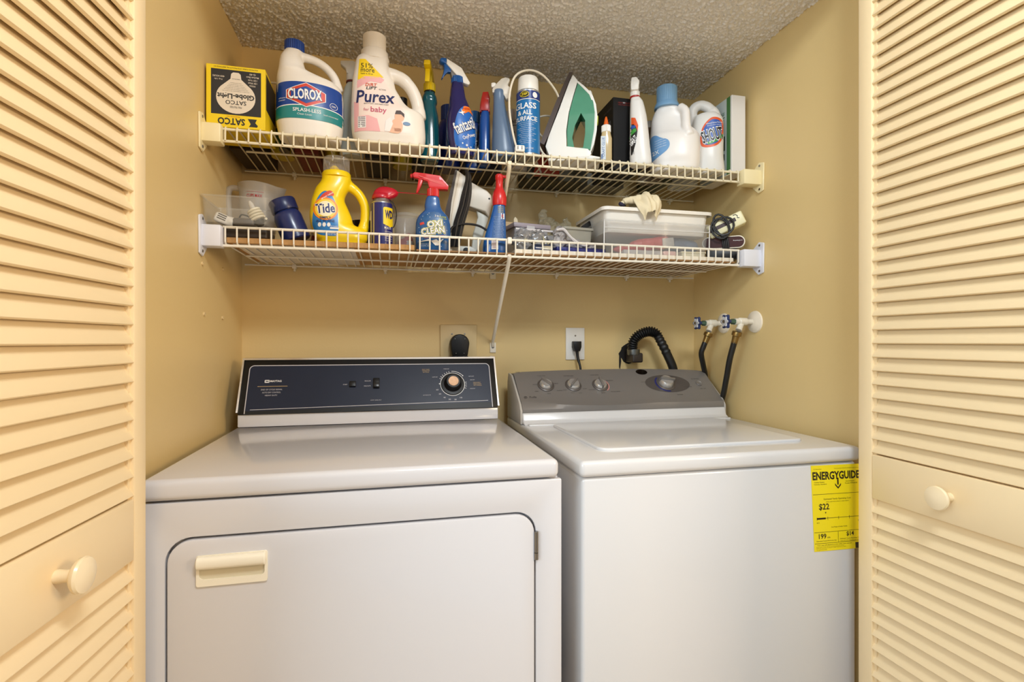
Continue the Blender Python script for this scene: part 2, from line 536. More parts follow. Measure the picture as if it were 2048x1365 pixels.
for z0, z1 in ((0.728, 0.782), (0.25, 0.304)):
    hv = join(mv(lathe([(0, 0), (0.0042, 0), (0.0042, (z1 - z0) * 0.25 - 0.0006)], 12), 0.7105, -0.7425, z0),
              mv(lathe([(0.0042, 0), (0.0042, (z1 - z0) * 0.74), (0, (z1 - z0) * 0.75)], 12), 0.7105, -0.7425, z0 + (z1 - z0) * 0.26),
              box(0.7075, -0.7425, z0, 0.7105, -0.739, z1))
    make('hinge', hv, STEEL, dryer, world=True)
# console
cx0, cx1 = 0.0365, 0.7495
def extrude_x(prof, x0, x1):
    n = len(prof)
    V = [(x0, -y, z) for y, z in prof] + [(x1, -y, z) for y, z in prof]
    F = [tuple(range(n)), tuple(reversed(range(n, 2 * n)))] + [(i, (i + 1) % n, n + (i + 1) % n, n + i) for i in range(n)]
    bm = to_bm((V, F)); bmesh.ops.recalc_face_normals(bm, faces=bm.faces[:])
    return from_bm(bm)
make('console_base', bevel(extrude_x([(0.200, 0.9215), (0.199, 0.957), (0.10, 0.957), (0.10, 0.9215)], 0.039, 0.7470), 0.003, 2), ENAMEL, dryer, world=True)
sl = (-0.070 / 0.15742, 0.141 / 0.15742)
def CF(b, out=0.0):
    return (0.205 + sl[0] * b + out * sl[1], 0.957 + sl[1] * b - out * sl[0])
cons = make('console', bevel(extrude_x([CF(0.0), CF(0.161), (0.10, CF(0.161)[1]), (0.10, 0.950), (0.19, 0.950)], cx0 + 0.004, cx1 - 0.004), 0.002, 2), BLACK, dryer, world=True)
tl = [CF(0.004, 0.003), CF(0.163, 0.003), (0.10, CF(0.164)[1] + 0.002), (0.10, CF(0.158)[1]), CF(0.158, -0.002), CF(0.0045, -0.004)]
for a, b in ((cx0, cx0 + 0.0045), (cx1 - 0.0045, cx1)):
    make('chrome_end_trim', extrude_x(tl, a, b), CHROME, dryer, False, world=True)
make('chrome_top_trim', extrude_x([CF(0.1575, 0.0025), CF(0.163, 0.0025), (0.10, CF(0.163)[1] + 0.003), (0.10, CF(0.158)[1] - 0.002)], cx0 + 0.0045, cx1 - 0.0045), CHROME, dryer, False, world=True)
# matrix of the sloping face: x = world X, y = up the slope, z = outwards
up = Vector((0, -sl[0], sl[1])); outw = Vector((0, -sl[1], -sl[0]))
MD = Matrix.Translation(Vector((0, -0.205, 0.957)) - dryer.location) @ Matrix(((1, 0, 0, 0), (0, up.y, outw.y, 0), (0, up.z, outw.z, 0), (0, 0, 0, 1)))
def CP(name, shape, m, par=None, off=0.0006):
    return plane(name, shape, MD, m, par or dryer, off)
OUTL = [(0.0571, 0.0008)] + [(0.0691 - 0.012 * math.cos(R(a)), 0.1289 + 0.012 * math.sin(R(a))) for a in range(0, 91, 15)] + [(0.7174 + 0.012 * math.sin(R(a)), 0.1289 + 0.012 * math.cos(R(a))) for a in range(0, 91, 15)] + [(0.7294, 0.0008)]
face = CP('panel_face', P2(rrect(0.0575, 0.0045, 0.7290, 0.1405, 0.011)), NAVYPANEL, None, 0.0008)
CP('outline', L2(OUTL, 0.0022), GREYLINE, face, 0.0011)
CP('lower_line', L2([(0.0700, 0.0118), (0.7175, 0.0215)], 0.0014), GREYLINE, face, 0.0012)
CP('black_lower_strip', P2([(0.0575, 0.0000), (0.7290, 0.0000), (0.7290, 0.0165), (0.0575, 0.0080)]), BLACK, face, 0.00095)
CP('logo_box', P2(rrect(0.0990, 0.0893, 0.1110, 0.0975, 0.0015, 3)), WHITEP, face, 0.0012)
CP('logo_letters', T2('M', 0.105, 0.0934, 0.007, 0.0046, bold=0.02), NAVYPANEL, face, 0.0015)
CP('lettering', T2('MAYTAG', 0.1275, 0.0938, 0.0290, 0.0056, bold=0.02), WHITEP, face, 0.0012)
CP('gold_line', L2([(0.082, 0.0785), (0.1585, 0.0785)], 0.0013), GOLDP, face, 0.0012)
CP('lettering', LS(T2('END OF CYCLE SIGNAL', 0.1190, 0.0690, 0.054, 0.0040), T2('AUTO DRY CONTROL', 0.1190, 0.0605, 0.047, 0.0040), T2('HEAVY DUTY', 0.1190, 0.0520, 0.031, 0.0040)), GREYLINE, face, 0.0012)
CP('lettering', LS(T2('START', 0.3110, 0.0800, 0.0115, 0.0030), T2('REGULAR', 0.3725, 0.0898, 0.0165, 0.0030), T2('DELICATE', 0.3715, 0.0745, 0.0180, 0.0030),
                   T2('OFF DELAY', 0.3960, 0.0310, 0.0300, 0.0022), T2('60 MINUTE', 0.5390, 0.0425, 0.022, 0.0022)), GREYLINE, face, 0.0012)
CP('lettering', LS(T2('SELECT FABRIC', 0.5380, 0.1235, 0.022, 0.0025), T2('TEMPERATURE', 0.5380, 0.1190, 0.022, 0.0025), T2('SETTING', 0.5380, 0.1145, 0.018, 0.0025),
                   T2('PERMANENT', 0.688, 0.0790, 0.022, 0.0028), T2('PRESS AUTO', 0.689, 0.0745, 0.024, 0.0028), T2('DRY CONTROL', 0.690, 0.0700, 0.024, 0.0028)), GOLDP, face, 0.0012)
kc = (0.6150, 0.0750)
def pol(r, a): return (kc[0] + r * math.cos(R(a)), kc[1] + r * math.sin(R(a)))
CP('dial_ring', J2(E2(kc[0], kc[1], 0.0365, 0.0365, None, 40, (0.0350, 0.0350)), P2([pol(0.0355, 172), pol(0.0355, 182), pol(0.0410, 177)]),
                   L2([pol(0.0415, a) for a in range(92, 41, -5)], 0.0012), E2(*pol(0.0415, 40), 0.0016, 0.0016, None, 10)), WHITEP, face, 0.0012)
CP('dial_mark', LS(*[L2([pol(0.0375, a), pol(0.0425, a)], 0.0011) for a in (153, 144, 134, 123, 113, 103, 8, 0, -9, -19)]), WHITEP, face, 0.0012)
CP('dial_lettering', LS(*[T2(s, *pol(0.0485, a), 0.0065, 0.0042) for s, a in (('60', -160), ('50', -142), ('40', -122), ('30', -103), ('20', -83), ('10', -62))],
                        T2('MORE DRY', 0.5990, 0.1245, 0.0170, 0.0025), T2('DAMP DRY', 0.5640, 0.0985, 0.0160, 0.0025), T2('AIR FLUFF', 0.6720, 0.0995, 0.0165, 0.0025),
                        T2('LESS DRY', 0.6750, 0.0880, 0.0140, 0.0025), T2('MORE DRY', 0.6740, 0.0600, 0.0155, 0.0025)), GREYLINE, face, 0.0012)
kn = lathe([(0, 0), (0.0345, 0), (0.0345, 0.002), (0.0335, 0.004), (0.026, 0.005), (0.0235, 0.008), (0.0215, 0.024), (0.0195, 0.026), (0.0155, 0.026)], 40)
ko = make('timer_knob', xf(kn, MD @ Matrix.Translation((kc[0], kc[1], 0.001))), BLACK, dryer)
make('knob_cap', xf(lathe([(0.0150, 0.024), (0.0150, 0.0265), (0.0145, 0.0270), (0, 0.0262)], 32), MD @ Matrix.Translation((kc[0], kc[1], 0.001))), mat('brushed_copper_cap', (196, 160, 130), 0.55, metal=0.7, var=0.2, vscale=120), ko)
def rock(x, y, w, h, nm):
    bz = make(nm, xf(bevel(box(-w / 2, -h / 2, 0, w / 2, h / 2, 0.007), 0.0015, 2), MD @ Matrix.Translation((x, y, 0.0008))), BLACK, dryer)
    return bz
rock(0.3315, 0.0800, 0.0175, 0.0165, 'push_button')
rb = rock(0.3965, 0.0815, 0.0175, 0.0300, 'rocker_switch')
make('rocker_tip', xf(bevel(box(-0.0075, -0.0135, 0.006, 0.0075, -0.001, 0.0105), 0.001, 2), MD @ Matrix.Translation((0.3965, 0.0815, 0.0008))), mat('rocker_black', (26, 26, 28), 0.3), rb)

# ------------------------------------------------------------------ washer
washer = thing('washing_machine', 'white top-loading washing machine with a grey curved control panel', 'washing machine', (1.15, -0.40, 0.0))
make('cabinet', rbox(0.8125, -0.7215, 0.03, 1.4875, -0.06, 0.8735, 0.008, 3), ENAMEL2, washer, world=True)
make('cabinet_top', rbox(0.8065, -0.7300, 0.8750, 1.4930, -0.05, 0.9090, 0.0105, 4), ENAMEL2, washer, world=True)
lid = make('lid', bevel(mv(xf(prism(P2(rrect(0.884, -0.648, 1.418, -0.285, 0.028, 6)), 0.004), Matrix(((1, 0, 0, 0), (0, 0, 1, 0), (0, 1, 0, 0), (0, 0, 0, 1)))), 0, 0, 0.9115), 0.0028, 3, 50), ENAMEL2, washer, world=True)
make('lid_rear_ridge', mv(bevel(box(0.822, -0.278, 0, 1.478, -0.258, 0.0055), 0.0025, 3), 0, 0, 0.907), ENAMEL2, washer, world=True)
# console base sweep (white) and grey console
make('console_base', bevel(extrude_x([(0.262, 0.908), (0.245, 0.918), (0.236, 0.940), (0.06, 0.940), (0.06, 0.908)], 0.812, 1.486), 0.004, 3, 20), ENAMEL2, washer, world=True)
def wcons():
    xs = [0.8135 + (1.4845 - 0.8135) * i / 40 for i in range(41)]
    V, F = [], []
    for x in xs:
        t = (x - 0.8135) / 0.671
        bulge = math.sin(math.pi * t)
        topx = 0.010 * bulge - 0.006 * max(0, (t - 0.86) / 0.14) ** 2 - 0.006 * max(0, (0.06 - t) / 0.06) ** 2
        low = 0.020 * (1 - t) ** 2 * (1.0) - 0.012 * math.sin(math.pi * min(1, t * 1.5)) * (1 if t < 0.667 else 0) + 0.002
        dY, dZ = -0.11 / 0.14405, 0.093 / 0.14405
        b0, b1 = max(-0.004, low), 0.146 + topx
        prof = [(0.232, 0.9395), (0.234, 0.950), (0.225 + dY * (b0 - 0.006) + 0.004, 0.962 + dZ * (b0 - 0.006)), (0.225 + dY * b0 + 0.001, 0.962 + dZ * b0 + 0.001),
                (0.225 + dY * (b0 + 0.006), 0.962 + dZ * (b0 + 0.006))]
        prof += [(0.225 + dY * b, 0.962 + dZ * b) for b in (0.05, 0.1, b1 - 0.012)]
        prof += [(0.225 + dY * (b1 - 0.003) - 0.002, 0.962 + dZ * (b1 - 0.003) - 0.001), (0.105 - 0.02, 0.962 + dZ * b1 - 0.004), (0.07, 0.962 + dZ * b1 - 0.03), (0.07, 0.9395)]
        V += [(x, -y, z) for y, z in prof]
    n = 12
    for i in range(40):
        for k in range(n):
            j = (k + 1) % n
            F.append((i * n + k, i * n + j, (i + 1) * n + j, (i + 1) * n + k))
    F.append(tuple(reversed(range(n)))); F.append(tuple(range(40 * n, 41 * n)))
    bm = to_bm((V, F)); bmesh.ops.recalc_face_normals(bm, faces=bm.faces[:])
    return from_bm(bm)
wc = wcons()
make('console', wc, SILVERG, washer, True, 30, world=True)
for a, b in ((0.8060, 0.8130), (1.4850, 1.4900)):
    make('console_end_cap', bevel(extrude_x([(0.238, 0.908), (0.236, 0.948), (0.222, 0.966), (0.116, 1.045), (0.075, 1.050), (0.062, 1.02), (0.062, 0.908)], a, b), 0.002, 2), mat('console_end_plastic', (188, 182, 174), 0.4), washer, world=True)
dY, dZ = -0.11 / 0.14405, 0.093 / 0.14405
MW = Matrix.Translation(Vector((0, -0.225, 0.962)) - washer.location) @ Matrix(((1, 0, 0, 0), (0, -dY, -dZ, 0), (0, dZ, -dY, 0), (0, 0, 0, 1)))
def WP(name, shape, m, par=None, off=0.0006):
    return plane(name, shape, MW, m, par or washer, off)
DK = mat('console_dark_print', (66, 60, 58), 0.5)
BLP = mat('dial_blue_print', (44, 48, 110), 0.4)
wf = WP('dial_field', E2(1.3225, 0.0790, 0.0790, 0.0400, None, 40), SILVERD, None, 0.0006)
WP('dial_band', P2([(1.3148 + r * math.cos(R(a)), 0.0784 + r * math.sin(R(a))) for r, rng in ((0.0370, range(125, 281, 8)), (0.0290, range(277, 124, -8))) for a in rng]), BLP, wf, 0.0009)
WP('window', E2(1.2508, 0.1350, 0.0205, 0.0125, None, 28), mat('black_glass', (8, 8, 9), 0.08), None, 0.0007)
WP('lettering', LS(T2('Profile', 0.8535, 0.0325, 0.0220, 0.0085, shear=0.3), E2(0.8310, 0.0318, 0.0052, 0.0052, None, 18, (0.0040, 0.0040)), T2('ge', 0.8310, 0.0318, 0.0055, 0.0050, bold=0.01)), DK, None)
WP('lettering', LS(T2('WASHER', 0.8270, 0.1420, 0.0140, 0.0050), *[T2(s, x, z, w, 0.0034) for s, x, z, w in (
    ('LOAD SIZE', 0.900, 0.124, 0.026), ('SMALL', 0.872, 0.086, 0.015), ('LARGE', 0.940, 0.089, 0.016), ('MINI', 0.871, 0.056, 0.010), ('SUPER', 0.945, 0.058, 0.016), ('MAX', 0.908, 0.046, 0.011),
    ('TEMPERATURE', 0.990, 0.122, 0.034), ('COLD', 0.962, 0.060, 0.012), ('WARM', 1.029, 0.063, 0.013), ('HOT', 1.010, 0.045, 0.010), ('COOL', 0.985, 0.047, 0.012),
    ('WASH SPEED', 1.080, 0.124, 0.030), ('NORMAL', 1.125, 0.098, 0.024), ('DELICATE', 1.052, 0.058, 0.022), ('SPIN', 1.085, 0.044, 0.013), ('EXTRA RINSE', 1.128, 0.048, 0.030),
    ('COTTONS', 1.360, 0.108, 0.022), ('DELICATES', 1.390, 0.062, 0.026), ('RINSE', 1.345, 0.028, 0.020), ('CYCLE', 1.240, 0.088, 0.018), ('SECOND RINSE', 1.432, 0.098, 0.028), ('ON  OFF', 1.440, 0.052, 0.022))]), DK, None)
def wknob(x, y, r, h, ang, ring):
    M = MW @ Matrix.Translation((x, y, 0.0006))
    k = make('dial', xf(lathe([(0, 0), (r * 1.28, 0), (r * 1.28, 0.002), (r * 1.18, 0.0035), (r * 1.02, 0.004)], 32), M), mat('dial_ring_grey', (104, 98, 95), 0.35, metal=0.4), washer)
    make('dial_cap', xf(lathe([(r, 0.003), (r, 0.005), (r * 0.93, h * 0.75), (r * 0.80, h), (0, h * 1.04)], 32), M), KNOB, k)
    g = bevel(mv(box(-0.0028, -r * 0.98, 0, 0.0028, r * 0.98, h * 1.25), 0, 0, 0.004), 0.0012, 2)
    make('dial_grip', xf(g, M @ Matrix.Rotation(R(ang), 4, 'Z')), mat('dial_grip_grey', (150, 146, 143), 0.3, metal=0.5), k)
wknob(0.9055, 0.0815, 0.0205, 0.013, 38, 0)
wknob(0.9950, 0.0795, 0.0205, 0.013, -42, 0)
wknob(1.0850, 0.0775, 0.0205, 0.013, 2, 0)
WP('pink_arc', P2([(1.085 + r * math.cos(R(a)), 0.0775 + r * math.sin(R(a))) for r, rng in ((0.0305, range(-55, 46, 8)), (0.0270, range(41, -56, -8))) for a in rng]), mat('pink_print', (206, 140, 134), 0.45), None, 0.0008)
wknob(1.3148, 0.0784, 0.0245, 0.019, 80, 0)
make('push_button', xf(lathe([(0, 0), (0.0105, 0), (0.0105, 0.003), (0.0095, 0.004), (0.0075, 0.0025), (0, 0.002)], 24), MW @ Matrix.Translation((1.4360, 0.0755, 0.0005))), SILVERG, washer)

# yellow energy label stuck on the washer front
stk = thing('energy_sticker', 'yellow energy rating label stuck on the washing machine front', 'label', (1.361, -0.7220, 0.8695), 0)
YEL = mat('yellow_label_paper', (243, 222, 22), 0.45, var=0.02)
BLP2 = mat('black_print', (38, 30, 14), 0.55)
MS = Matrix(((1, 0, -0.05, 0), (0, 1, 0, 0), (-0.015, 0, 1, 0), (0, 0, 0, 1))) @ Matrix(((1, 0, 0, 0), (0, 0, -1, 0), (0, 1, 0, 0), (0, 0, 0, 1)))
sp = make('paper', xf(box(0, -0.196, 0, 0.1330, 0, 0.0004), MS), YEL, stk, False)
def SPp(name, sh): return plane(name, sh, MS, BLP2, sp, 0.0007)
SPp('lettering', LS(T2('ENERGYGUIDE', 0.0675, -0.0240, 0.1290, 0.0190, bold=0.035), P2([(0.0695, -0.030), (0.0735, -0.030), (0.0735, -0.046), (0.0695, -0.046)]), P2([(0.0635, -0.0425), (0.0715, -0.0515), (0.0795, -0.0425), (0.0795, -0.0470), (0.0715, -0.0555), (0.0635, -0.0470)]),
                    T2('U.S. Government', 0.017, -0.0085, 0.022, 0.0022), T2('Federal law prohibits removal of this label before consumer purchase', 0.096, -0.0085, 0.068, 0.0022),
                    T2('Clothes Washer', 0.021, -0.0385, 0.028, 0.0030), T2('Capacity: Standard', 0.023, -0.0435, 0.034, 0.0030), T2('General Electric', 0.105, -0.0385, 0.024, 0.0028), T2('Models WPRE8150', 0.108, -0.0435, 0.034, 0.0028)))
SPp('lettering', LS(T2('Estimated Yearly Operating Cost', 0.068, -0.0780, 0.074, 0.0048), T2('(when used with an electric water heater)', 0.068, -0.0840, 0.062, 0.0028), T2('$22', 0.0310, -0.0955, 0.0280, 0.0160, bold=0.018), P2([(0.0325, -0.107), (0.0365, -0.107), (0.0345, -0.111)]),
                    T2('$10', 0.0130, -0.1310, 0.007, 0.0030), T2('$61', 0.1265, -0.1310, 0.007, 0.0030), T2('Cost Range of Similar Models', 0.070, -0.1425, 0.044, 0.0032)))
SPp('rule', LS(R2(0.002, -0.0665, 0.131, -0.0657), R2(0.002, -0.1530, 0.131, -0.1522), R2(0.066, -0.1780, 0.0668, -0.1530), R2(0.002, -0.1785, 0.131, -0.1777), R2(0.010, -0.1215, 0.128, -0.1206), R2(0.010, -0.1235, 0.034, -0.1195),
                *[R2(x, -0.1255, x + 0.0008, -0.118) for x in (0.010, 0.0395, 0.069, 0.0985, 0.128)]))
SPp('lettering', LS(T2('199', 0.0235, -0.1620, 0.0205, 0.0115, bold=0.018), T2('kWh', 0.0405, -0.1655, 0.008, 0.0035), T2('$14', 0.0995, -0.1605, 0.0205, 0.0115, bold=0.018), T2('Estimated Yearly Electricity Use', 0.034, -0.1730, 0.054, 0.0034),
                    T2('Estimated Yearly Operating Cost', 0.0995, -0.1710, 0.056, 0.0032), T2('(when used with a natural gas water heater)', 0.0995, -0.1755, 0.056, 0.0026)))
SPp('lettering', LS(T2('Your cost will depend on your utility rates and use.', 0.056, -0.1825, 0.096, 0.0032), T2('Cost range based only on standard capacity models.', 0.044, -0.1862, 0.076, 0.0018),
                    T2('Estimated operating cost based on eight wash loads a week', 0.046, -0.1890, 0.080, 0.0018), T2('ftc.gov/energy', 0.020, -0.1925, 0.028, 0.0018), R2(0.113, -0.1955, 0.131, -0.1815)))

# ------------------------------------------------------------------ outlets, plugs, drain, water valves
PLATEC = mat('painted_cover_plate', (220, 196, 146), 0.4)
op = thing('dryer_outlet', 'large square cream outlet cover plate above the dryer', 'outlet', (0.6545, 0, 1.146))
make('cover_plate', rbox(-0.0605, -0.006, -0.0605, 0.0605, -0.0001, 0.0605, 0.002, 2), PLATEC, op)
for x, z in ((-0.022, 0.030), (0.020, 0.030), (-0.022, -0.045), (0.020, -0.045)):
    make('screw', mv(xf(lathe([(0, 0), (0.0028, 0), (0.0026, 0.0012), (0, 0.0016)], 12), rotm('X', 90)), x, -0.006, z), STEEL, op)
dpl = thing('dryer_plug', 'black rounded power plug in the large square outlet', 'plug', (0.6545, -0.0062, 1.14))
pl_out = [(0.031 * math.cos(R(a)), 0.004 + 0.031 * math.sin(R(a))) for a in range(0, 181, 12)] + [(-0.026, -0.030), (-0.020, -0.052), (0.020, -0.052), (0.026, -0.030)]
make('plug_body', bevel(mv(prism(P2(pl_out), 0.017), 0, -0.0172, 0), 0.004, 3, 40), BLACK, dpl)
for x, z in ((-0.016, 0.020), (0.016, 0.020), (-0.013, -0.027), (0.013, -0.027)):
    make('rivet', mv(xf(lathe([(0, 0), (0.0015, 0), (0.0012, 0.0008), (0, 0.001)], 10), rotm('X', 90)), x, -0.0342, z), STEEL, dpl)
make('cord', tube([(0, -0.018, -0.045), (0.002, -0.022, -0.08), (0.004, -0.03, -0.14), (0.004, -0.04, -0.2)], 0.008, 10, 4), BLACK, dpl)

wo = thing('wall_outlet', 'white single outlet plate above the washing machine', 'outlet', (1.0605, 0, 1.1435))
make('cover_plate', rbox(-0.0345, -0.0055, -0.0555, 0.0345, -0.0001, 0.0555, 0.002, 2), WHITEPL, wo)
make('screw', mv(xf(lathe([(0, 0), (0.0032, 0), (0.0030, 0.0012), (0, 0.0016)], 12), rotm('X', 90)), 0, -0.0055, 0.028), STEEL, wo)
make('receptacle', mv(xf(lathe([(0, 0), (0.0175, 0), (0.0175, 0.0012), (0.0165, 0.002), (0, 0.002)], 28), rotm('X', 90)), 0, -0.0055, -0.002), WHITEPL, wo)
wpl = thing('washer_plug', 'black three-prong plug with cord in the white outlet plate', 'plug', (1.0600, -0.0076, 1.1380))
make('plug_body', bevel(join(prism(P2([(-0.014, 0.014), (0.014, 0.014), (0.014, -0.006), (0.009, -0.020), (-0.009, -0.020), (-0.014, -0.006)]), 0.012)), 0.002, 2, 30), BLACK, wpl).location = (0, -0.012, 0)
make('cord', tube([(0, -0.014, -0.016), (0.003, -0.017, -0.045), (0.008, -0.030, -0.085), (0.006, -0.035, -0.17)], [0.0055, 0.005, 0.0040, 0.0040], 10, 4), BLACK, wpl)

dr = thing('drain_box', 'dark drain opening in the wall with a pipe fitting', 'drain', (1.262, 0, 1.10))
ho = [(0.034 * math.cos(R(a)) * (1 + 0.13 * math.sin(a * 0.11)), 0.0085 + 0.034 * math.sin(R(a)) * (1 + 0.1 * math.cos(a * 0.07))) for a in range(0, 360, 15)]
make('opening', mv(prism(P2(ho), 0.001), 0, -0.0012, 0), mat('cavity_shade', (22, 17, 12), 0.8), dr)  # thin disc on the wall, coloured dark for the shade inside the hole
make('torn_strip', prism(P2([(-0.036, 0.01), (-0.030, 0.004), (-0.029, -0.020), (-0.033, -0.046), (-0.036, -0.040)]), 0.001), mat('dark_tar_paper', (28, 23, 18), 0.7), dr).location = (0, -0.0025, 0)
PVC = mat('dark_brown_pipe', (52, 44, 40), 0.4, var=0.2, vscale=30)
make('pipe_body', bevel(join(box(-0.014, -0.064, -0.022, 0.026, -0.002, 0.012)), 0.006, 3), PVC, dr)
make('pipe_mouth', mv(lathe([(0.0, 0), (0.0205, 0), (0.0225, 0.004), (0.0225, 0.020), (0.0185, 0.020), (0.0185, 0.006), (0, 0.006)], 28), -0.002, -0.045, 0.004), mat('galvanised_clamp', (120, 122, 120), 0.35, metal=0.9, var=0.2, vscale=80), dr)
hs = thing('drain_hose', 'black corrugated drain hose arching from the wall pipe behind the washing machine', 'hose', (1.26, -0.045, 1.11))
hp_ = smooth_path([(1.2590, -0.045, 1.112), (1.2530, -0.050, 1.135), (1.2560, -0.056, 1.155), (1.2700, -0.060, 1.1715), (1.2910, -0.065, 1.1825), (1.3120, -0.070, 1.1860), (1.3300, -0.075, 1.1780), (1.3420, -0.080, 1.1570), (1.3640, -0.085, 1.1120), (1.3880, -0.088, 1.0550), (1.40, -0.07, 1.00)], 16)
rs_ = []
for i in range(len(hp_)):
    t = i / (len(hp_) - 1)
    rs_.append((0.0155 + (0.0030 * math.sin(i * 1.25))) if 0.05 < t < 0.64 else (0.0150 + (0.0012 * math.sin(i * 1.25) if t < 0.8 else 0)))
make('corrugated_tube', tube(hp_, rs_, 16), RUBBER, hs, True, 60, world=True)

def valve(y, z, xh, label, hlabel, pts, spare):
    v = thing('water_valve', label, 'valve', (W_, -y, z), group='water valves on the right wall')
    CHIP = mat('chipped_white_paint', (224, 216, 200), 0.4, var=0.25, vscale=45, detail=6)
    L = W_ - xh
    rx = Matrix.Rotation(R(-90), 4, 'Y')
    make('escutcheon', xf(lathe([(0, 0), (0.034, 0), (0.0325, 0.004), (0.020, 0.010), (0.010, 0.012), (0, 0.012)], 32), rx), mat('cream_escutcheon', (236, 224, 204), 0.35), v)
    make('valve_body', xf(join(lathe([(0, 0.008), (0.0085, 0.008), (0.0085, 0.03), (0.012, 0.032), (0.0125, 0.055), (0.010, 0.058), (0.010, L - 0.030), (0, L - 0.028)], 18)), rx), CHIP, v)
    make('spout', tube([(-0.045, 0, 0), (-0.056, -0.004, -0.016), (-0.062, -0.006, -0.026)], [0.009, 0.009, 0.0095], 14, 3), CHIP, v)
    make('packing_nut', xf(lathe([(0, L - 0.031), (0.0085, L - 0.031), (0.0085, L - 0.018), (0.005, L - 0.014), (0.004, L - 0.004), (0, L - 0.004)], 6), rx), mat('green_aged_bronze', (84, 110, 92), 0.45, metal=0.5, var=0.2, vscale=60), v)
    wh = [((0.0195 + 0.0035 * math.cos(R(a * 6))) * math.cos(R(a)), (0.0195 + 0.0035 * math.cos(R(a * 6))) * math.sin(R(a))) for a in range(0, 360, 5)]
    hv = bevel(prism(P2(wh), 0.004), 0.002, 2, 50)
    HB = mat('worn_blue_handle_paint', (38, 52, 96), 0.35, var=0.5, vscale=70)
    h = make('handwheel', mv(xf(hv, Matrix.Rotation(R(90), 4, 'Z')), -L, 0, 0), HB, v)
    wi = [(x * 0.74, y * 0.74) for x, y in wh]
    make('worn_face', mv(xf(bevel(prism(P2(wi), 0.0016), 0.0008, 1, 50), Matrix.Rotation(R(90), 4, 'Z')), -L - 0.0048, 0, 0), mat('worn_white_handle_paint', (206, 206, 208), 0.4, var=0.55, vscale=110, detail=5), h)
    make('stem_nut', xf(lathe([(0, 0), (0.0055, 0), (0.005, 0.004), (0, 0.005)], 6), Matrix.Translation((-L - 0.006, 0, 0)) @ rx), STEEL, h)
    hz = thing('water_hose', hlabel, 'hose', (pts[0][0], -pts[0][1], pts[0][2]), group='water hoses')
    P = [(a, -b, c) for a, b, c in pts]
    make('hose_tube', tube(P, 0.0088, 12, 6), mat('black_hose_rubber', (24, 24, 24), 0.4, var=0.3, vscale=35), hz, True, 60, world=True)
    d = (Vector(P[1]) - Vector(P[0])).normalized()
    up_ = d.to_track_quat('Z', 'X').to_matrix().to_4x4()
    make('coupling', xf(lathe([(0, -0.022), (0.0135, -0.022), (0.0145, -0.019), (0.0145, -0.010), (0.0105, -0.008), (0.0095, 0.004), (0.0092, 0.014), (0, 0.014)], 12), up_), BRASS, hz)
    return v
valve(0.330, 1.2115, 1.423, 'white painted water valve with a worn blue handwheel nearest the folding door', 'longer black washer hose hanging from the valve nearest the folding door',
      [(1.4585, 0.3255, 1.160), (1.4560, 0.318, 1.135), (1.4570, 0.300, 1.094), (1.4720, 0.262, 1.030), (1.4990, 0.200, 0.957), (1.5050, 0.14, 0.90)], 0)
valve(0.1775, 1.2120, 1.424, 'white painted water valve with a worn handwheel nearest the back corner', 'shorter black washer hose hanging from the valve nearest the back corner',
      [(1.4600, 0.1745, 1.160), (1.4520, 0.170, 1.135), (1.4500, 0.160, 1.110), (1.4720, 0.138, 1.070), (1.4980, 0.110, 1.026), (1.502, 0.08, 0.96)], 0)

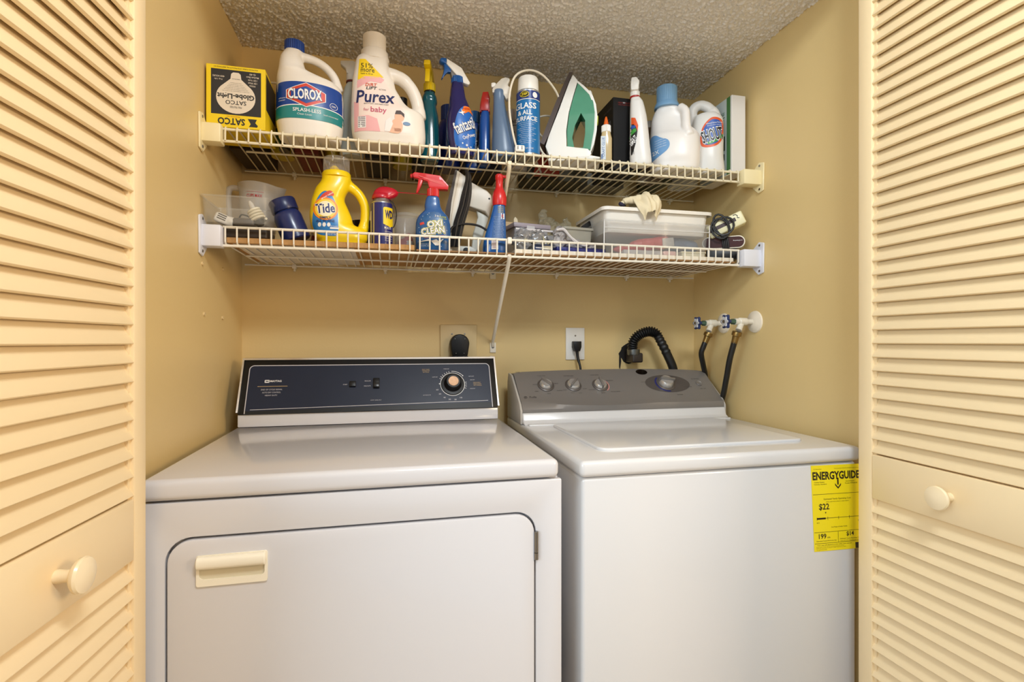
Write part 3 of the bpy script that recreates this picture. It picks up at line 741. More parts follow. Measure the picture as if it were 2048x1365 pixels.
# ------------------------------------------------------------------ wire shelves
def wire_shelf(name, label, zd, zl, wm, bm_, x0=0.0445, x1=1.4600):
    """zd: height of the deck wires, zl: height of the free rod of the front lip"""
    s = thing(name, label, 'shelf', (W_ / 2, -0.18, zd))
    yf, yb = -0.345, -0.014
    n = 56
    first = None
    P = [(0, yb, 0.0), (0, yf + 0.004, 0.0), (0, yf, 0.004 if zl > zd else -0.004), (0, yf - 0.0005, zl - zd)]
    wv = tube(P, 0.0021, 6)
    for i in range(n):
        x = x0 + 0.006 + (x1 - x0 - 0.012) * i / (n - 1)
        if first is None: first = make('wire', mv(wv, 0, 0.18, 0), wm, s); o = first
        else: o = dup(first, s)
        o.location = (x - W_ / 2, 0, 0)
    sg = 1 if zl > zd else -1
    for nm, y, z, r, a, b in (('front_rod', yf + 0.0050, zd - 0.005 * 1, 0.0034, x0, x1), ('lip_rod', yf + 0.0048, zl, 0.0034, x0, x1), ('middle_rod', -0.190, zd - 0.0048, 0.0028, x0 + 0.014, x1 - 0.012), ('back_rod', -0.017, zd - 0.0048, 0.0028, x0 - 0.032, x1 + 0.05)):
        make(nm, tube([(a, y, z), (b, y, z)], r, 10), wm, s, world=True)
    for side in (0, 1):
        xw = 0.0 if side == 0 else W_
        sgn = 1 if side == 0 else -1
        zlo, zhi = min(zd, zl), max(zd, zl)
        a, b = sorted((xw + sgn * 0.0005, xw + sgn * (0.045 if side == 0 else 0.062)))
        f0, f1 = sorted((xw + sgn * 0.0003, xw + sgn * 0.0050))
        br = make('end_bracket', join(rbox(a, -0.362, zlo - 0.010, b, -0.326, zhi + 0.0012, 0.003, 2),
                                      bevel(extrude_x([(0.324, zlo - 0.012), (0.350, zlo - 0.034), (0.372, zlo - 0.028), (0.374, zhi + 0.020), (0.352, zhi + 0.026), (0.324, zhi + 0.006)], f0, f1), 0.0015, 1)), bm_, s, world=True)
        for z in (zhi + 0.015, zlo - 0.022):
            make('screw', mv(xf(lathe([(0, 0), (0.0036, 0), (0.0034, 0.0012), (0.0012, 0.0016), (0, 0.0008)], 12), Matrix.Rotation(R(90 * sgn), 4, 'Y')), f1 - s.location.x if side == 0 else f0 - s.location.x, -0.356 - s.location.y, z - s.location.z), STEEL, br)
    # sloping support strut in the middle
    st = bevel(tube([(0.748, -0.345, zlo - 0.002), (0.750, -0.335, zlo - 0.012), (0.768, -0.010, zlo - 0.235), (0.769, -0.004, zlo - 0.252)], 0.0058, 8), 0.0005, 1)
    so = make('support_strut', st, wm, s, world=True)
    make('strut_hook', rbox(0.7425, -0.350, zhi - 0.012 if zl > zd else zlo - 0.006, 0.7545, -0.335, zhi + 0.0065 if zl > zd else zlo + 0.006, 0.003, 2), wm, so).location = tuple(-q for q in s.location)
    make('strut_foot', rbox(0.7600, -0.0045, zlo - 0.272, 0.7800, -0.0003, zlo - 0.238, 0.0012, 2), wm, so).location = tuple(-q for q in s.location)
    make('screw', mv(xf(lathe([(0, 0), (0.0050, 0), (0.0045, 0.002), (0, 0.003)], 14), rotm('X', 90)), 0.7695 - s.location.x, -0.0045 - s.location.y, zlo - 0.253 - s.location.z), STEEL, so)
    for x in (0.150, 0.42, 0.70, 0.99, 1.25, 1.42):
        make('wall_clip', join(rbox(x - 0.006, -0.0215, zd - 0.012, x + 0.006, -0.0005, zd + 0.001, 0.002, 2), mv(lathe([(0, -0.012), (0.004, -0.012), (0.0035, -0.004), (0, -0.003)], 10), x, -0.010, zd - 0.008)), wm, s, world=True)
    return s
wire_shelf('wire_shelf', 'upper white wire shelf with a down-turned lip, crowded with cleaning bottles', 1.6660, 1.6325, WIREC, BRKC)
wire_shelf('wire_shelf', 'lower white wire shelf with an up-turned lip, below the crowded one', 1.3860, 1.4260, WIREW, BRKW)
UB = 1.6683   # standing height on the upper shelf

# boards lying on the lower shelf
PB = mat('particle_board', (186, 140, 84), 0.7, var=0.25, vscale=90, detail=6, bump=0.3, bscale=200)
HB_ = mat('brown_hardboard', (150, 108, 60), 0.6, var=0.08, vscale=20)
tag(make('white_sheet', box(0.062, -0.325, 1.3884, 0.345, -0.03, 1.3894), mat('white_laminate_sheet', (228, 222, 214), 0.4), None, False), 'thin white sheet lying under the particle board on the lower shelf', 'sheet')
tag(make('particle_board', bevel(box(0.050, -0.334, 1.3896, 0.497, -0.03, 1.4030), 0.0008, 1), PB, None, False), 'brown particle board lying on the left of the lower shelf', 'board')
tag(make('hardboard_sheet', box(0.502, -0.334, 1.3884, 1.450, -0.03, 1.3924), HB_, None, False), 'brown hardboard sheet lying on the right of the lower shelf', 'board')
tag(make('foam_board', bevel(box(0.768, -0.331, 1.3927, 1.448, -0.05, 1.4045), 0.001, 1), mat('cream_foam_board', (240, 230, 212), 0.55), None, False), 'cream white board lying on the brown sheet on the lower shelf', 'board')
LB, LR, LM = 1.4032, 1.4047, 1.3926

# ------------------------------------------------------------------ bottles on the upper shelf
def mm(pts): return [(a / 1000, b / 1000) for a, b in pts]
def tr(pts, zs, zu, zv, uc, k, zb):
    """outline read off the photograph, turned into metres about the bottle's own axis"""
    return [((zu + x / zs - uc) * k / 1000, (-zb + (684.26 - (zv + y / zs)) * k) / 1000) for x, y in pts]
def mmc(pts, n=2): return chaikin(mm(pts), n)
def sxr(rows, k): return [(z, a * k, b * k) for z, a, b in rows]
def cyl(r, z0, z1, c=0.0015, n=28, x=0, y=0):
    return mv(lathe([(0, z0), (r - c, z0), (r, z0 + c), (r, z1 - c), (r - c, z1), (0, z1)], n), x, y)
def ribbed(r, z0, z1, n=36, x=0, amp=0.0006):
    v, f = lathe([(0, z0), (r - 0.001, z0), (r, z0 + 0.001), (r, z1 - 0.0015), (r - 0.0015, z1), (0, z1)], n * 2)
    out = []
    for i, p in enumerate(v):
        rr = math.hypot(p[0], p[1])
        if rr > r * 0.9:
            k = (rr + (amp if i % 2 else -amp)) / rr
            p = (p[0] * k, p[1] * k, p[2])
        out.append((p[0] + x, p[1], p[2]))
    return out, f
def hexp(cx, cz, w, h, k=0.42):
    return [(cx - w / 2, cz - h * (0.5 - k)), (cx - w / 2, cz + h * (0.5 - k)), (cx, cz + h / 2), (cx + w / 2, cz + h * (0.5 - k)), (cx + w / 2, cz - h * (0.5 - k)), (cx, cz - h / 2)]

# bulb carton, standing upside down at the left end
sb = thing('bulb_carton', 'yellow and black light bulb carton standing upside down by the left wall', 'box', (0.0705, -0.2700, UB), 0.5)
SY = mat('carton_yellow', (240, 206, 22), 0.5, var=0.03)
SK = mat('carton_black', (38, 35, 34), 0.5)
SW_ = mat('carton_offwhite', (226, 212, 192), 0.55)
bw, bd, bh = 0.0655, 0.064, 0.1500
make('carton_body', bevel(box(-bw, -bd, 0, bw, bd, bh), 0.001, 1), SY, sb, False)
make('carton_side_print', box(-bw - 0.0006, -bd + 0.012, 0.02, -bw - 0.0001, bd - 0.01, bh - 0.012), SK, sb, False)
make('carton_side_print', box(bw + 0.0001, -bd + 0.010, 0.055, bw + 0.0006, bd - 0.01, bh - 0.008), SK, sb, False)
make('open_flap', prism(P2([(-0.004, 0.045), (0.001, 0.045), (0.002, 0.149), (-0.003, 0.153)]), 0.0450), SK, sb).location = (-bw + 0.003, 0.0, 0)
MB = Matrix.Translation((0, -bd, 0)) @ Matrix(((1, 0, 0, 0), (0, 0, -1, 0), (0, 1, 0, 0), (0, 0, 0, 1)))
def SB(n, sh, m, off): return plane(n, sh, MB, m, sb, off)
SB('front_print', R2(-0.0545, 0.031, 0.0560, 0.1395), SK, 0.0003)
bulb = [(0.0435 * math.cos(R(a)), 0.0735 + 0.0390 * math.sin(R(a))) for a in range(-230, 51, 10)] + [(0.012, 0.118), (0.0105, 0.130), (0.006, 0.134), (-0.006, 0.134), (-0.0105, 0.130), (-0.012, 0.118)]
SB('bulb_print', P2(bulb), SW_, 0.0005)
SB('lettering', LS(T2('Globe-Light', 0.0, 0.0775, 0.082, 0.0165, 180, 0.03), T2('SATCO', 0.0, 0.0610, 0.046, 0.0100, 180, 0.012), T2('PRE-TESTED', 0.0, 0.0500, 0.026, 0.0045, 180, 0.004),
                   *[T2('this lamp is designed for decorative use', 0.0, 0.0885 + 0.0040 * k, 0.060 - 0.007 * k, 0.0020, 180) for k in range(6)], T2('MADE IN U.S.A.', 0, 0.1180, 0.018, 0.0025, 180)), SK, 0.0008)
SB('lettering', LS(T2('SATCO', -0.0100, 0.0150, 0.060, 0.0165, 180, 0.03), P2([(0.0265, 0.0245), (0.0470, 0.0245), (0.0430, 0.0160), (0.0490, 0.0090), (0.0470, 0.0055), (0.0290, 0.0055), (0.0330, 0.0125)]),
                   T2('HOLLYWOOD, FLORIDA  SATCO PRODUCTS, INC. BRENTWOOD, N.Y.', 0.0, 0.1448, 0.098, 0.0038, 180)), SK, 0.0005)
SB('lettering', T2('PRODUCTS, INC.', -0.0060, 0.0272, 0.030, 0.0030, 180), mat('red_print', (190, 40, 26), 0.5), 0.0005)
SB('lettering', LS(*[T2(s, 0.0370, 0.1330 - 0.0070 * k, w, 0.0042, 180, 0.004) for k, (s, w) in enumerate((('G-40', 0.014), ('Medium Base', 0.028), ('120 Volt', 0.020), ('150 Watt', 0.020), ('White', 0.014)))][::-1],
                   T2('4000 HOURS', -0.0380, 0.1220, 0.026, 0.0042, 180, 0.004), T2('Avg. Life', -0.0380, 0.1150, 0.018, 0.0042, 180, 0.004)), SW_, 0.0006)

# things half hidden between carton and bleach jug
yb = thing('spray_bottle', 'yellow green bottle half hidden between the bulb carton and the bleach jug', 'bottle', (0.1420, -0.140, UB), 0)
make('bottle_body', lathe([(0, 0), (0.030, 0), (0.033, 0.006), (0.033, 0.13), (0.026, 0.155), (0.012, 0.170), (0.012, 0.185), (0, 0.185)], 28), mat('yellow_green_plastic', (198, 178, 30), 0.35), yb)
make('label', lathe([(0.0334, 0.02), (0.0334, 0.07)], 28), mat('leaf_green_print', (70, 110, 40), 0.45), yb)
gl = thing('cable_coil', 'white cable looped behind the yellow bulb carton', 'cable', (0.10, -0.11, UB))
make('cable', tube([(0.055, -0.100, UB + 0.053), (0.046, -0.100, UB + 0.10), (0.062, -0.115, UB + 0.185), (0.105, -0.130, UB + 0.212), (0.148, -0.150, UB + 0.195), (0.176, -0.175, UB + 0.150), (0.180, -0.176, UB + 0.05), (0.170, -0.170, UB + 0.004)], 0.0028, 8, 6), mat('white_cable', (220, 208, 184), 0.4), gl, world=True)
dk = thing('oval_can', 'dark oval tin standing against the bulb carton', 'tin', (0.1580, -0.1960, UB), 0)
dk.scale = (1, 0.48, 1)
make('tin_body', loft(dense([(0.0, -0.016, 0.010, 0.050, 2.2), (0.02, -0.013, 0.011, 0.046, 2.2), (0.06, -0.010, 0.013, 0.040, 2.2), (0.10, -0.007, 0.012, 0.030, 2.2), (0.118, -0.004, 0.007, 0.015, 2.2)], 4)), mat('dark_olive_tin', (56, 50, 40), 0.3, var=0.3, vscale=40), dk)
make('rim', tube([(-0.004, -0.046, 0.02), (0.0, -0.040, 0.065), (0.003, -0.030, 0.102), (0.002, -0.012, 0.120)], 0.002, 8, 4), mat('pale_tin_rim', (170, 168, 158), 0.3, metal=0.6), dk)

# bleach jug
cl = thing('bleach_jug', 'white bleach jug with a blue cap and a blue and teal band label', 'jug', (0.2310, -0.2700, UB), 7)
crow = [(236, -57, -17), (217, -69, -20), (203, -73, -15), (185, -75, -9), (173, -77, 7), (162, -79, 44), (153, -80, 70), (132, -80, 81), (94, -81, 84), (47, -81, 83), (22, -77, 80)]
body = loft(dense(mmrows(crow, [52, 55, 56, 55, 50, 46, 44, 38, 32, 27, 20], 2.3), 4), 40)
cv = fuse(join(body, tube([(-0.018, 0, 0.222), (0.013, 0, 0.2175), (0.041, 0, 0.203), (0.061, 0, 0.179), (0.072, 0, 0.145)], [0.0115, 0.0105, 0.0105, 0.011, 0.012], 14, 5)), 0.0024, 5)
clb = make('jug_body', cv, MILKY, cl)
S = Surf(cv)
make('cap', ribbed(0.0235, 0.2310, 0.2560, 30, -0.0375), mat('bleach_cap_blue', (24, 62, 140), 0.35), cl)
CB = mat('label_royal_blue', (24, 68, 150), 0.35, var=0.03); CT = mat('label_teal', (30, 130, 132), 0.35, var=0.05)
def arc(x0, x1, z, sag, n=14): return [(x0 + (x1 - x0) * i / n, z + sag * (1 - (2 * i / n - 1) ** 2)) for i in range(n + 1)]
lb = S.stick('label', P2(arc(-0.080, 0.083, 0.068, 0.0) + arc(-0.080, 0.083, 0.132, 0.002)[::-1], 0.006), CB, cl, 0.0005)
S.stick('teal_band', P2(arc(-0.080, 0.083, 0.042, 0.0) + arc(-0.080, 0.083, 0.070, 0.005)[::-1], 0.006), CT, lb, 0.0009)
S.stick('white_line', L2(arc(-0.080, 0.083, 0.0705, 0.005, 24), 0.0022), WHITEP, lb, 0.0013)
CR = mat('logo_red', (206, 60, 34), 0.4)
S.stick('logo', P2(hexp(-0.008, 0.1010, 0.093, 0.062, 0.33), 0.006), WHITEP, lb, 0.0013)
S.stick('logo', P2(hexp(-0.008, 0.1010, 0.089, 0.0585, 0.33), 0.006), CR, lb, 0.0017)
S.stick('logo', P2(hexp(-0.008, 0.1010, 0.070, 0.043, 0.33), 0.006), CB, lb, 0.0021)
S.stick('lettering', TO('CLOROX', -0.0100, 0.1020, 0.0790, 0.0265, 2, 0.03, 0.055), mat('logo_shadow', (60, 40, 60), 0.5), lb, 0.0023)
S.stick('lettering', T2('CLOROX', -0.0104, 0.1024, 0.0790, 0.0265, 2, 0.03), WHITEP, lb, 0.0026)
S.stick('lettering', LS(T2('SPLASH-LESS', -0.006, 0.0630, 0.066, 0.0088, 0, 0.012), T2('Clean Linen', -0.012, 0.0525, 0.034, 0.0045), T2('bleach concentrated', 0.050, 0.0580, 0.034, 0.0035), T2('new', 0.057, 0.0850, 0.010, 0.005), T2('whitens', -0.064, 0.092, 0.016, 0.0035), T2('cleaner', -0.064, 0.086, 0.016, 0.0030), E2(0.057, 0.0852, 0.0095, 0.0085, None, 24, (0.0085, 0.0075))), WHITEP, lb, 0.0014)

# clear spray bottle behind
cs = thing('spray_bottle', 'pale translucent spray bottle between the bleach jug and the baby detergent jug', 'spray bottle', (0.3300, -0.185, UB), 0)
make('bottle_body', lathe([(0, 0), (0.030, 0), (0.033, 0.005), (0.032, 0.09), (0.028, 0.16), (0.020, 0.195), (0.013, 0.208), (0.013, 0.215), (0, 0.215)], 28), mat('pale_translucent_plastic', (206, 212, 206), 0.3, var=0.03), cs)
make('collar', cyl(0.0150, 0.213, 0.232), WHITEPL, cs)
make('seal_ring', cyl(0.0155, 0.2085, 0.2135, 0.0006), mat('dark_red_seal', (110, 30, 24), 0.5), cs)
make('spray_head', bevel(prism(P2(mm([(-14, 232), (-16, 246), (-30, 256), (-30, 266), (4, 270), (22, 262), (16, 246), (14, 232)])), 0.010), 0.003, 2), WHITEPL, cs)

# big baby detergent jug
pu = thing('detergent_jug', 'large white detergent jug with a pink baby label and yellow corner flash', 'jug', (0.4300, -0.2680, UB), 0)
prow = [(240, -77, 1), (226, -84, 0), (198, -88, 4), (174, -92, 16), (158, -93, 20), (138, -94, 32), (119, -95, 45), (104, -96, 64), (92, -96, 92), (57, -96, 98), (30, -93, 99), (16, -88, 97)]
body = loft(dense(mmrows(prow, [50, 53, 54, 53, 51, 48, 46, 44, 43, 41, 38, 30], 3.2), 4), 44)
pv = fuse(join(body, tube([(0.0, 0, 0.204), (0.035, 0, 0.195), (0.060, 0, 0.172), (0.076, 0, 0.137), (0.083, 0, 0.090)], [0.019, 0.018, 0.017, 0.017, 0.019], 14, 5)), 0.0025, 5)
make('jug_body', pv, MILKY, pu)
S = Surf(pv)
make('collar', mv(lathe([(0, 0.226), (0.0385, 0.230), (0.0385, 0.240), (0.0355, 0.2475), (0.0355, 0.2560), (0.034, 0.2580), (0, 0.2580)], 36), -0.036), MILKY, pu)
make('cap', ribbed(0.0300, 0.2560, 0.3010, 40, -0.036, 0.0003), MILKY, pu)
PK = mat('label_pink', (236, 176, 178), 0.4, var=0.06, vscale=30)
PLB = mat('label_pale_pink', (242, 222, 212), 0.4)
PN = mat('label_navy_letters', (34, 42, 92), 0.4)
lb = S.stick('label', P2(chaikin([(-0.088, 0.028), (0.050, 0.028), (0.066, 0.036), (0.044, 0.085), (0.006, 0.135), (-0.010, 0.170), (-0.040, 0.174), (-0.080, 0.164), (-0.088, 0.120)]), 0.008), PLB, pu, 0.0004)
S.stick('pink_band', P2([(-0.085, 0.028), (-0.020, 0.028), (-0.028, 0.060), (-0.050, 0.068), (-0.074, 0.066), (-0.074, 0.100), (-0.086, 0.105)], 0.008), PK, lb, 0.0008)
S.stick('pink_band', P2([(-0.078, 0.140), (-0.078, 0.160), (-0.060, 0.172), (-0.020, 0.174), (-0.010, 0.168), (-0.018, 0.158), (-0.045, 0.160)], 0.008), PK, lb, 0.0008)
S.stick('yellow_flash', P2([(-0.077, 0.163), (-0.073, 0.2190), (-0.058, 0.2190), (-0.012, 0.174)], 0.008), mat('flash_yellow', (244, 208, 30), 0.4), lb, 0.0008)
S.stick('lettering', LS(T2('51%', -0.0540, 0.2010, 0.030, 0.0130, 0, 0.004), T2('more', -0.0520, 0.1880, 0.034, 0.0090, 0, 0.004), T2('loads vs. 50 oz', -0.0540, 0.1795, 0.030, 0.0045)), mat('black_label_print', (30, 28, 30), 0.5), lb, 0.0012)
S.stick('lettering', T2('Purex', -0.0320, 0.1190, 0.098, 0.0340, 2, 0.018, 0.15), PN, lb, 0.0012)
S.stick('lettering', T2('DIRT', -0.0430, 0.1505, 0.030, 0.0085, 2, 0.02, 0.2), mat('label_orange_red', (206, 78, 34), 0.4), lb, 0.0012)
S.stick('lettering', LS(T2('LIFT', -0.0420, 0.1415, 0.028, 0.0080, 2, 0.02, 0.2), T2('ACTION', -0.0150, 0.1400, 0.018, 0.0035), T2('BEAUTY SOFT  BABY-FRESH SCENT', -0.030, 0.0985, 0.062, 0.0030)), mat('label_black_green', (40, 52, 44), 0.5), lb, 0.0012)
S.stick('lettering', LS(T2('baby', -0.0240, 0.0820, 0.040, 0.0180, 0, 0.008), T2('for', -0.0550, 0.0830, 0.013, 0.0075)), mat('label_rose_letters', (196, 74, 104), 0.4), lb, 0.0014)
S.stick('barcode', LS(R2(-0.0760, 0.036, -0.0560, 0.0650, 0.01)), WHITEP, lb, 0.0012)
S.stick('barcode', LS(*[R2(-0.0745, 0.039 + 0.0045 * k, -0.0575, 0.0412 + 0.0045 * k) for k in range(6)]), mat('barcode_grey', (120, 110, 116), 0.5), lb, 0.0016)
SKN = mat('printed_skin', (232, 182, 150), 0.5)
S.stick('picture', LS(E2(0.0285, 0.0700, 0.0125, 0.0130, 0.008), E2(0.0220, 0.0460, 0.0150, 0.0190, 0.008), E2(0.0150, 0.0360, 0.0200, 0.0090, 0.008)), SKN, lb, 0.0012)
S.stick('picture', P2([(0.0170, 0.0760), (0.0200, 0.0860), (0.0310, 0.0870), (0.0410, 0.0790), (0.0410, 0.0690), (0.0330, 0.0770)], 0.008), mat('printed_dark_hair', (64, 44, 34), 0.5), lb, 0.0016)
S.stick('picture', P2([(-0.010, 0.030), (0.004, 0.030), (0.012, 0.050), (0.006, 0.068), (-0.006, 0.058)], 0.008), mat('printed_white_towel', (236, 232, 228), 0.5), lb, 0.0014)
S.stick('seal', E2(0.0470, 0.0540, 0.0095, 0.0050, 0.008), mat('printed_blue_seal', (74, 112, 150), 0.4), lb, 0.0014)

# sprayer heads
def sprayer_front(parent, z0, m, ang, s=1.0, collar_r=0.0145, coll_m=None, collar_h=0.02):
    """trigger head seen end on; local -y is the spray direction, turned by ang"""
    M = Matrix.Translation((0, 0, z0)) @ Matrix.Rotation(R(ang), 4, 'Z') @ Matrix.Scale(s, 4)
    make('collar', xf(ribbed(collar_r, -0.001, collar_h, 24), Matrix.Translation((0, 0, z0))), coll_m or m, parent)
    head = prism(P2(mm([(-48, 46), (-46, 58), (-30, 64), (20, 60), (42, 38), (40, 30), (18, 30), (12, 18), (-10, 18), (-14, 34), (-30, 42)])), lambda x, z: 0.0085 if z < 0.05 else 0.0075)
    h = make('spray_head', xf(bevel(head, 0.002, 2), M @ Matrix.Rotation(R(90), 4, 'Z')), m, parent)
    tg = prism(P2(mm([(-36, 42), (-26, 40), (-30, 24), (-40, 4), (-45, 5), (-40, 24)])), 0.006)
    make('trigger', xf(bevel(tg, 0.0015, 2), M @ Matrix.Rotation(R(90), 4, 'Z')), m, parent)
    return h

te = thing('spray_bottle', 'teal spray bottle with a bright yellow trigger head', 'spray bottle', (0.5455, -0.199, UB), -4)
trow = [(200, -14, 14), (192, -17, 17), (185, -20, 20), (172, -22, 22), (161, -19, 19), (147, -20, 21), (127, -23, 25), (99, -26, 27), (51, -27, 28), (10, -27, 28)]
tv = loft(dense(mmrows(trow, [26, 26, 26, 25, 22, 20, 18, 20, 17, 14], 2.4), 3), 32)
make('bottle_body', tv, mat('teal_translucent_plastic', (10, 84, 94), 0.15, var=0.08, coat=0.4), te)
YT = mat('trigger_yellow', (240, 204, 16), 0.35)
make('seal_ring', cyl(0.0155, 0.1965, 0.2030, 0.0008), BLACK, te)
sprayer_front(te, 0.2030, YT, -8, 1.12, 0.0165, None, 0.022)

fa = thing('spray_bottle', 'navy spray bottle with a bright blue label and white and blue trigger head', 'spray bottle', (0.6270, -0.262, UB), 7)
frow = [(203, -26, 7), (183, -29, 10), (162, -31, 14), (136, -33, 25), (106, -39, 35), (73, -40, 41), (38, -37, 41), (21, -33, 38)]
fv = loft(dense(mmrows(frow, [28, 30, 32, 30, 26, 20, 17, 16], 2.4), 4), 40)
FN = mat('navy_translucent_plastic', (26, 24, 84), 0.14, var=0.1, coat=0.4)
make('bottle_body', fv, FN, fa)
S = Surf(fv)
FB = mat('label_bright_blue', (24, 100, 186), 0.32, var=0.08, vscale=40)
lb = S.stick('label', P2(mmc([(-18, 14), (36, 14), (40, 40), (39, 90), (33, 118), (18, 134), (0, 132), (-16, 112), (-24, 80), (-26, 45)]), 0.006), FB, fa, 0.0005)
S.stick('flash', P2(mm([(-6, 112), (2, 131), (18, 133), (29, 122), (30, 112), (16, 118), (4, 110)]), 0.006), mat('flash_orange', (236, 120, 30), 0.4), lb, 0.0010)
S.stick('lettering', LS(T2('NEW', 0.010, 0.1245, 0.020, 0.0060, 8, 0.02), ), mat('flash_red', (200, 36, 24), 0.4), lb, 0.0014)
S.stick('lettering', TO('fantastik', 0.0074, 0.0796, 0.0690, 0.0325, 27, 0.012, 0.045), mat('navy_shadow_print', (18, 24, 80), 0.4), lb, 0.0011)
S.stick('lettering', LS(T2('fantastik', 0.0070, 0.0800, 0.0690, 0.0325, 27, 0.012), T2('OxyPower', 0.0170, 0.0490, 0.0400, 0.0135, 26, 0.012), E2(-0.002, 0.028, 0.0022, 0.0022, None, 10), E2(0.010, 0.024, 0.003, 0.003, None, 10), E2(0.022, 0.021, 0.002, 0.002, None, 10),
                        P2([(-0.014, 0.1110), (-0.0045, 0.1130), (-0.007, 0.1230), (-0.002, 0.1140), (0.006, 0.1150), (-0.001, 0.1110), (0.001, 0.1030), (-0.005, 0.1085)])), WHITEP, lb, 0.0014)
BLH = mat('trigger_blue', (16, 84, 156), 0.35)
make('collar', ribbed(0.0165, 0.2000, 0.2205, 24, -0.0095), BLH, fa)
hd = prism(P2(tr([(130, 130), (320, 215), (435, 390), (410, 415), (335, 400), (322, 352), (255, 320), (165, 232), (128, 200)], 6.206, 870, 100, 921, 1.39, 518)), 0.0095)
h = make('spray_head', bevel(hd, 0.003, 2), WHITEPL, fa)
make('nozzle', bevel(prism(P2(tr([(45, 165), (60, 135), (130, 128), (130, 205), (95, 198), (60, 190)], 6.206, 870, 100, 921, 1.39, 518)), 0.0098), 0.003, 2), BLH, h)
make('trigger', bevel(prism(P2(tr([(100, 195), (135, 205), (190, 255), (188, 290), (148, 293), (112, 330), (82, 385), (72, 380), (95, 310), (106, 255)], 6.206, 870, 100, 921, 1.39, 518)), 0.007), 0.0015, 2), BLH, fa)
make('stem', prism(P2(tr([(180, 270), (250, 320), (330, 360), (330, 385), (200, 350)], 6.206, 870, 100, 921, 1.39, 518)), 0.007), mat('clear_grey_stem', (120, 118, 116), 0.3), fa)

# dark blue can glimpsed behind
db = thing('bottle', 'dark blue bottle glimpsed behind the teal and navy spray bottles', 'bottle', (0.6080, -0.130, UB), 0)
make('bottle_body', lathe([(0, 0), (0.032, 0), (0.035, 0.006), (0.035, 0.12), (0.028, 0.145), (0.024, 0.15), (0, 0.15)], 28), mat('deep_blue_plastic', (22, 40, 110), 0.25), db)
make('cap', ribbed(0.0230, 0.150, 0.196, 26), mat('deep_blue_cap', (20, 52, 120), 0.35), db)

bc = thing('bottle', 'blue capped bottle with a dark label beside the red trigger bottle', 'bottle', (0.6840, -0.163, UB), -10)
bcv = loft(dense([(0, -0.026, 0.020, 0.018, 2.6), (0.005, -0.029, 0.023, 0.020, 2.6), (0.08, -0.029, 0.023, 0.020, 2.6), (0.125, -0.026, 0.020, 0.019, 2.6), (0.138, -0.018, 0.012, 0.014, 2.3)], 4), 32)
make('bottle_body', bcv, mat('marine_blue_plastic', (16, 60, 130), 0.25), bc)
S = Surf(bcv)
lb = S.stick('label', P2(mm([(-27, 12), (20, 12), (20, 105), (-6, 118), (-27, 112)]), 0.008), mat('label_midnight', (16, 30, 70), 0.35), bc, 0.0006)
S.stick('lettering', LS(T2('F', -0.018, 0.098, 0.012, 0.020, 18, 0.02), T2('fresh', -0.004, 0.102, 0.016, 0.008, 18)), mat('print_gold_yellow', (214, 190, 40), 0.45), lb, 0.0010)
S.stick('lettering', LS(T2('CLEAN', -0.010, 0.060, 0.050, 0.014, 62, 0.015), T2('multi surface', 0.002, 0.050, 0.050, 0.007, 62)), WHITEP, lb, 0.0010)
make('cap', mv(ribbed(0.0165, 0.138, 0.172, 26), -0.002), mat('cap_marine_blue', (14, 84, 140), 0.35), bc)

rt = thing('spray_bottle', 'slim blue spray bottle with a red trigger head on the upper shelf', 'spray bottle', (0.7060, -0.213, UB), -12)
rv = loft(dense([(0, -0.016, 0.014, 0.022, 2.8), (0.006, -0.019, 0.015, 0.025, 2.8), (0.08, -0.019, 0.015, 0.025, 2.8), (0.13, -0.016, 0.014, 0.020, 2.8), (0.152, -0.012, 0.012, 0.016, 2.6)], 4), 28)
make('bottle_body', rv, mat('cobalt_plastic', (30, 84, 160), 0.25, coat=0.2), rt)
make('collar', cyl(0.0135, 0.150, 0.162), mat('trigger_red', (190, 36, 22), 0.35), rt)
make('spray_head', bevel(prism(P2(mm([(-16, 150), (-15, 170), (-12, 186), (-7, 208), (9, 209), (14, 190), (12, 186), (14, 150)])), 0.013), 0.0018, 2), MATS['trigger_red'], rt)
make('trigger', bevel(mv(prism(P2(mm([(-11, 184), (9, 184), (10, 168), (9, 152), (-12, 152), (-12, 168)])), 0.003), 0, -0.0155, 0), 0.001, 2), MATS['trigger_red'], rt)

sl_ = thing('spray_bottle', 'slate blue spray bottle with a white trigger head', 'spray bottle', (0.7460, -0.272, UB), -12)
srow = [(194, -25, 2), (188, -27, 4), (163, -27, 5), (135, -28, 10), (107, -29, 17), (71, -30, 26), (23, -31, 34)]
sv = loft(dense(mmrows(srow, [30, 28, 24, 20, 16, 16, 13], 2.2), 4), 36)
make('bottle_body', sv, mat('slate_blue_plastic', (96, 118, 146), 0.32), sl_)
hd = prism(P2(tr([(705, 515), (702, 470), (742, 415), (760, 395), (820, 335), (870, 318), (920, 330), (925, 365), (895, 415), (940, 455), (938, 560), (880, 600), (850, 545), (800, 515)], 6.206, 870, 100, 1005, 1.40, 518)), 0.010)
h = make('spray_head', bevel(hd, 0.003, 2), mat('offwhite_trigger', (216, 208, 194), 0.4), sl_)
make('nozzle', bevel(prism(P2(tr([(690, 430), (692, 385), (735, 378), (755, 395), (740, 430), (708, 445)], 6.206, 870, 100, 1005, 1.40, 518)), 0.007), 0.002, 2), WHITEPL, h)

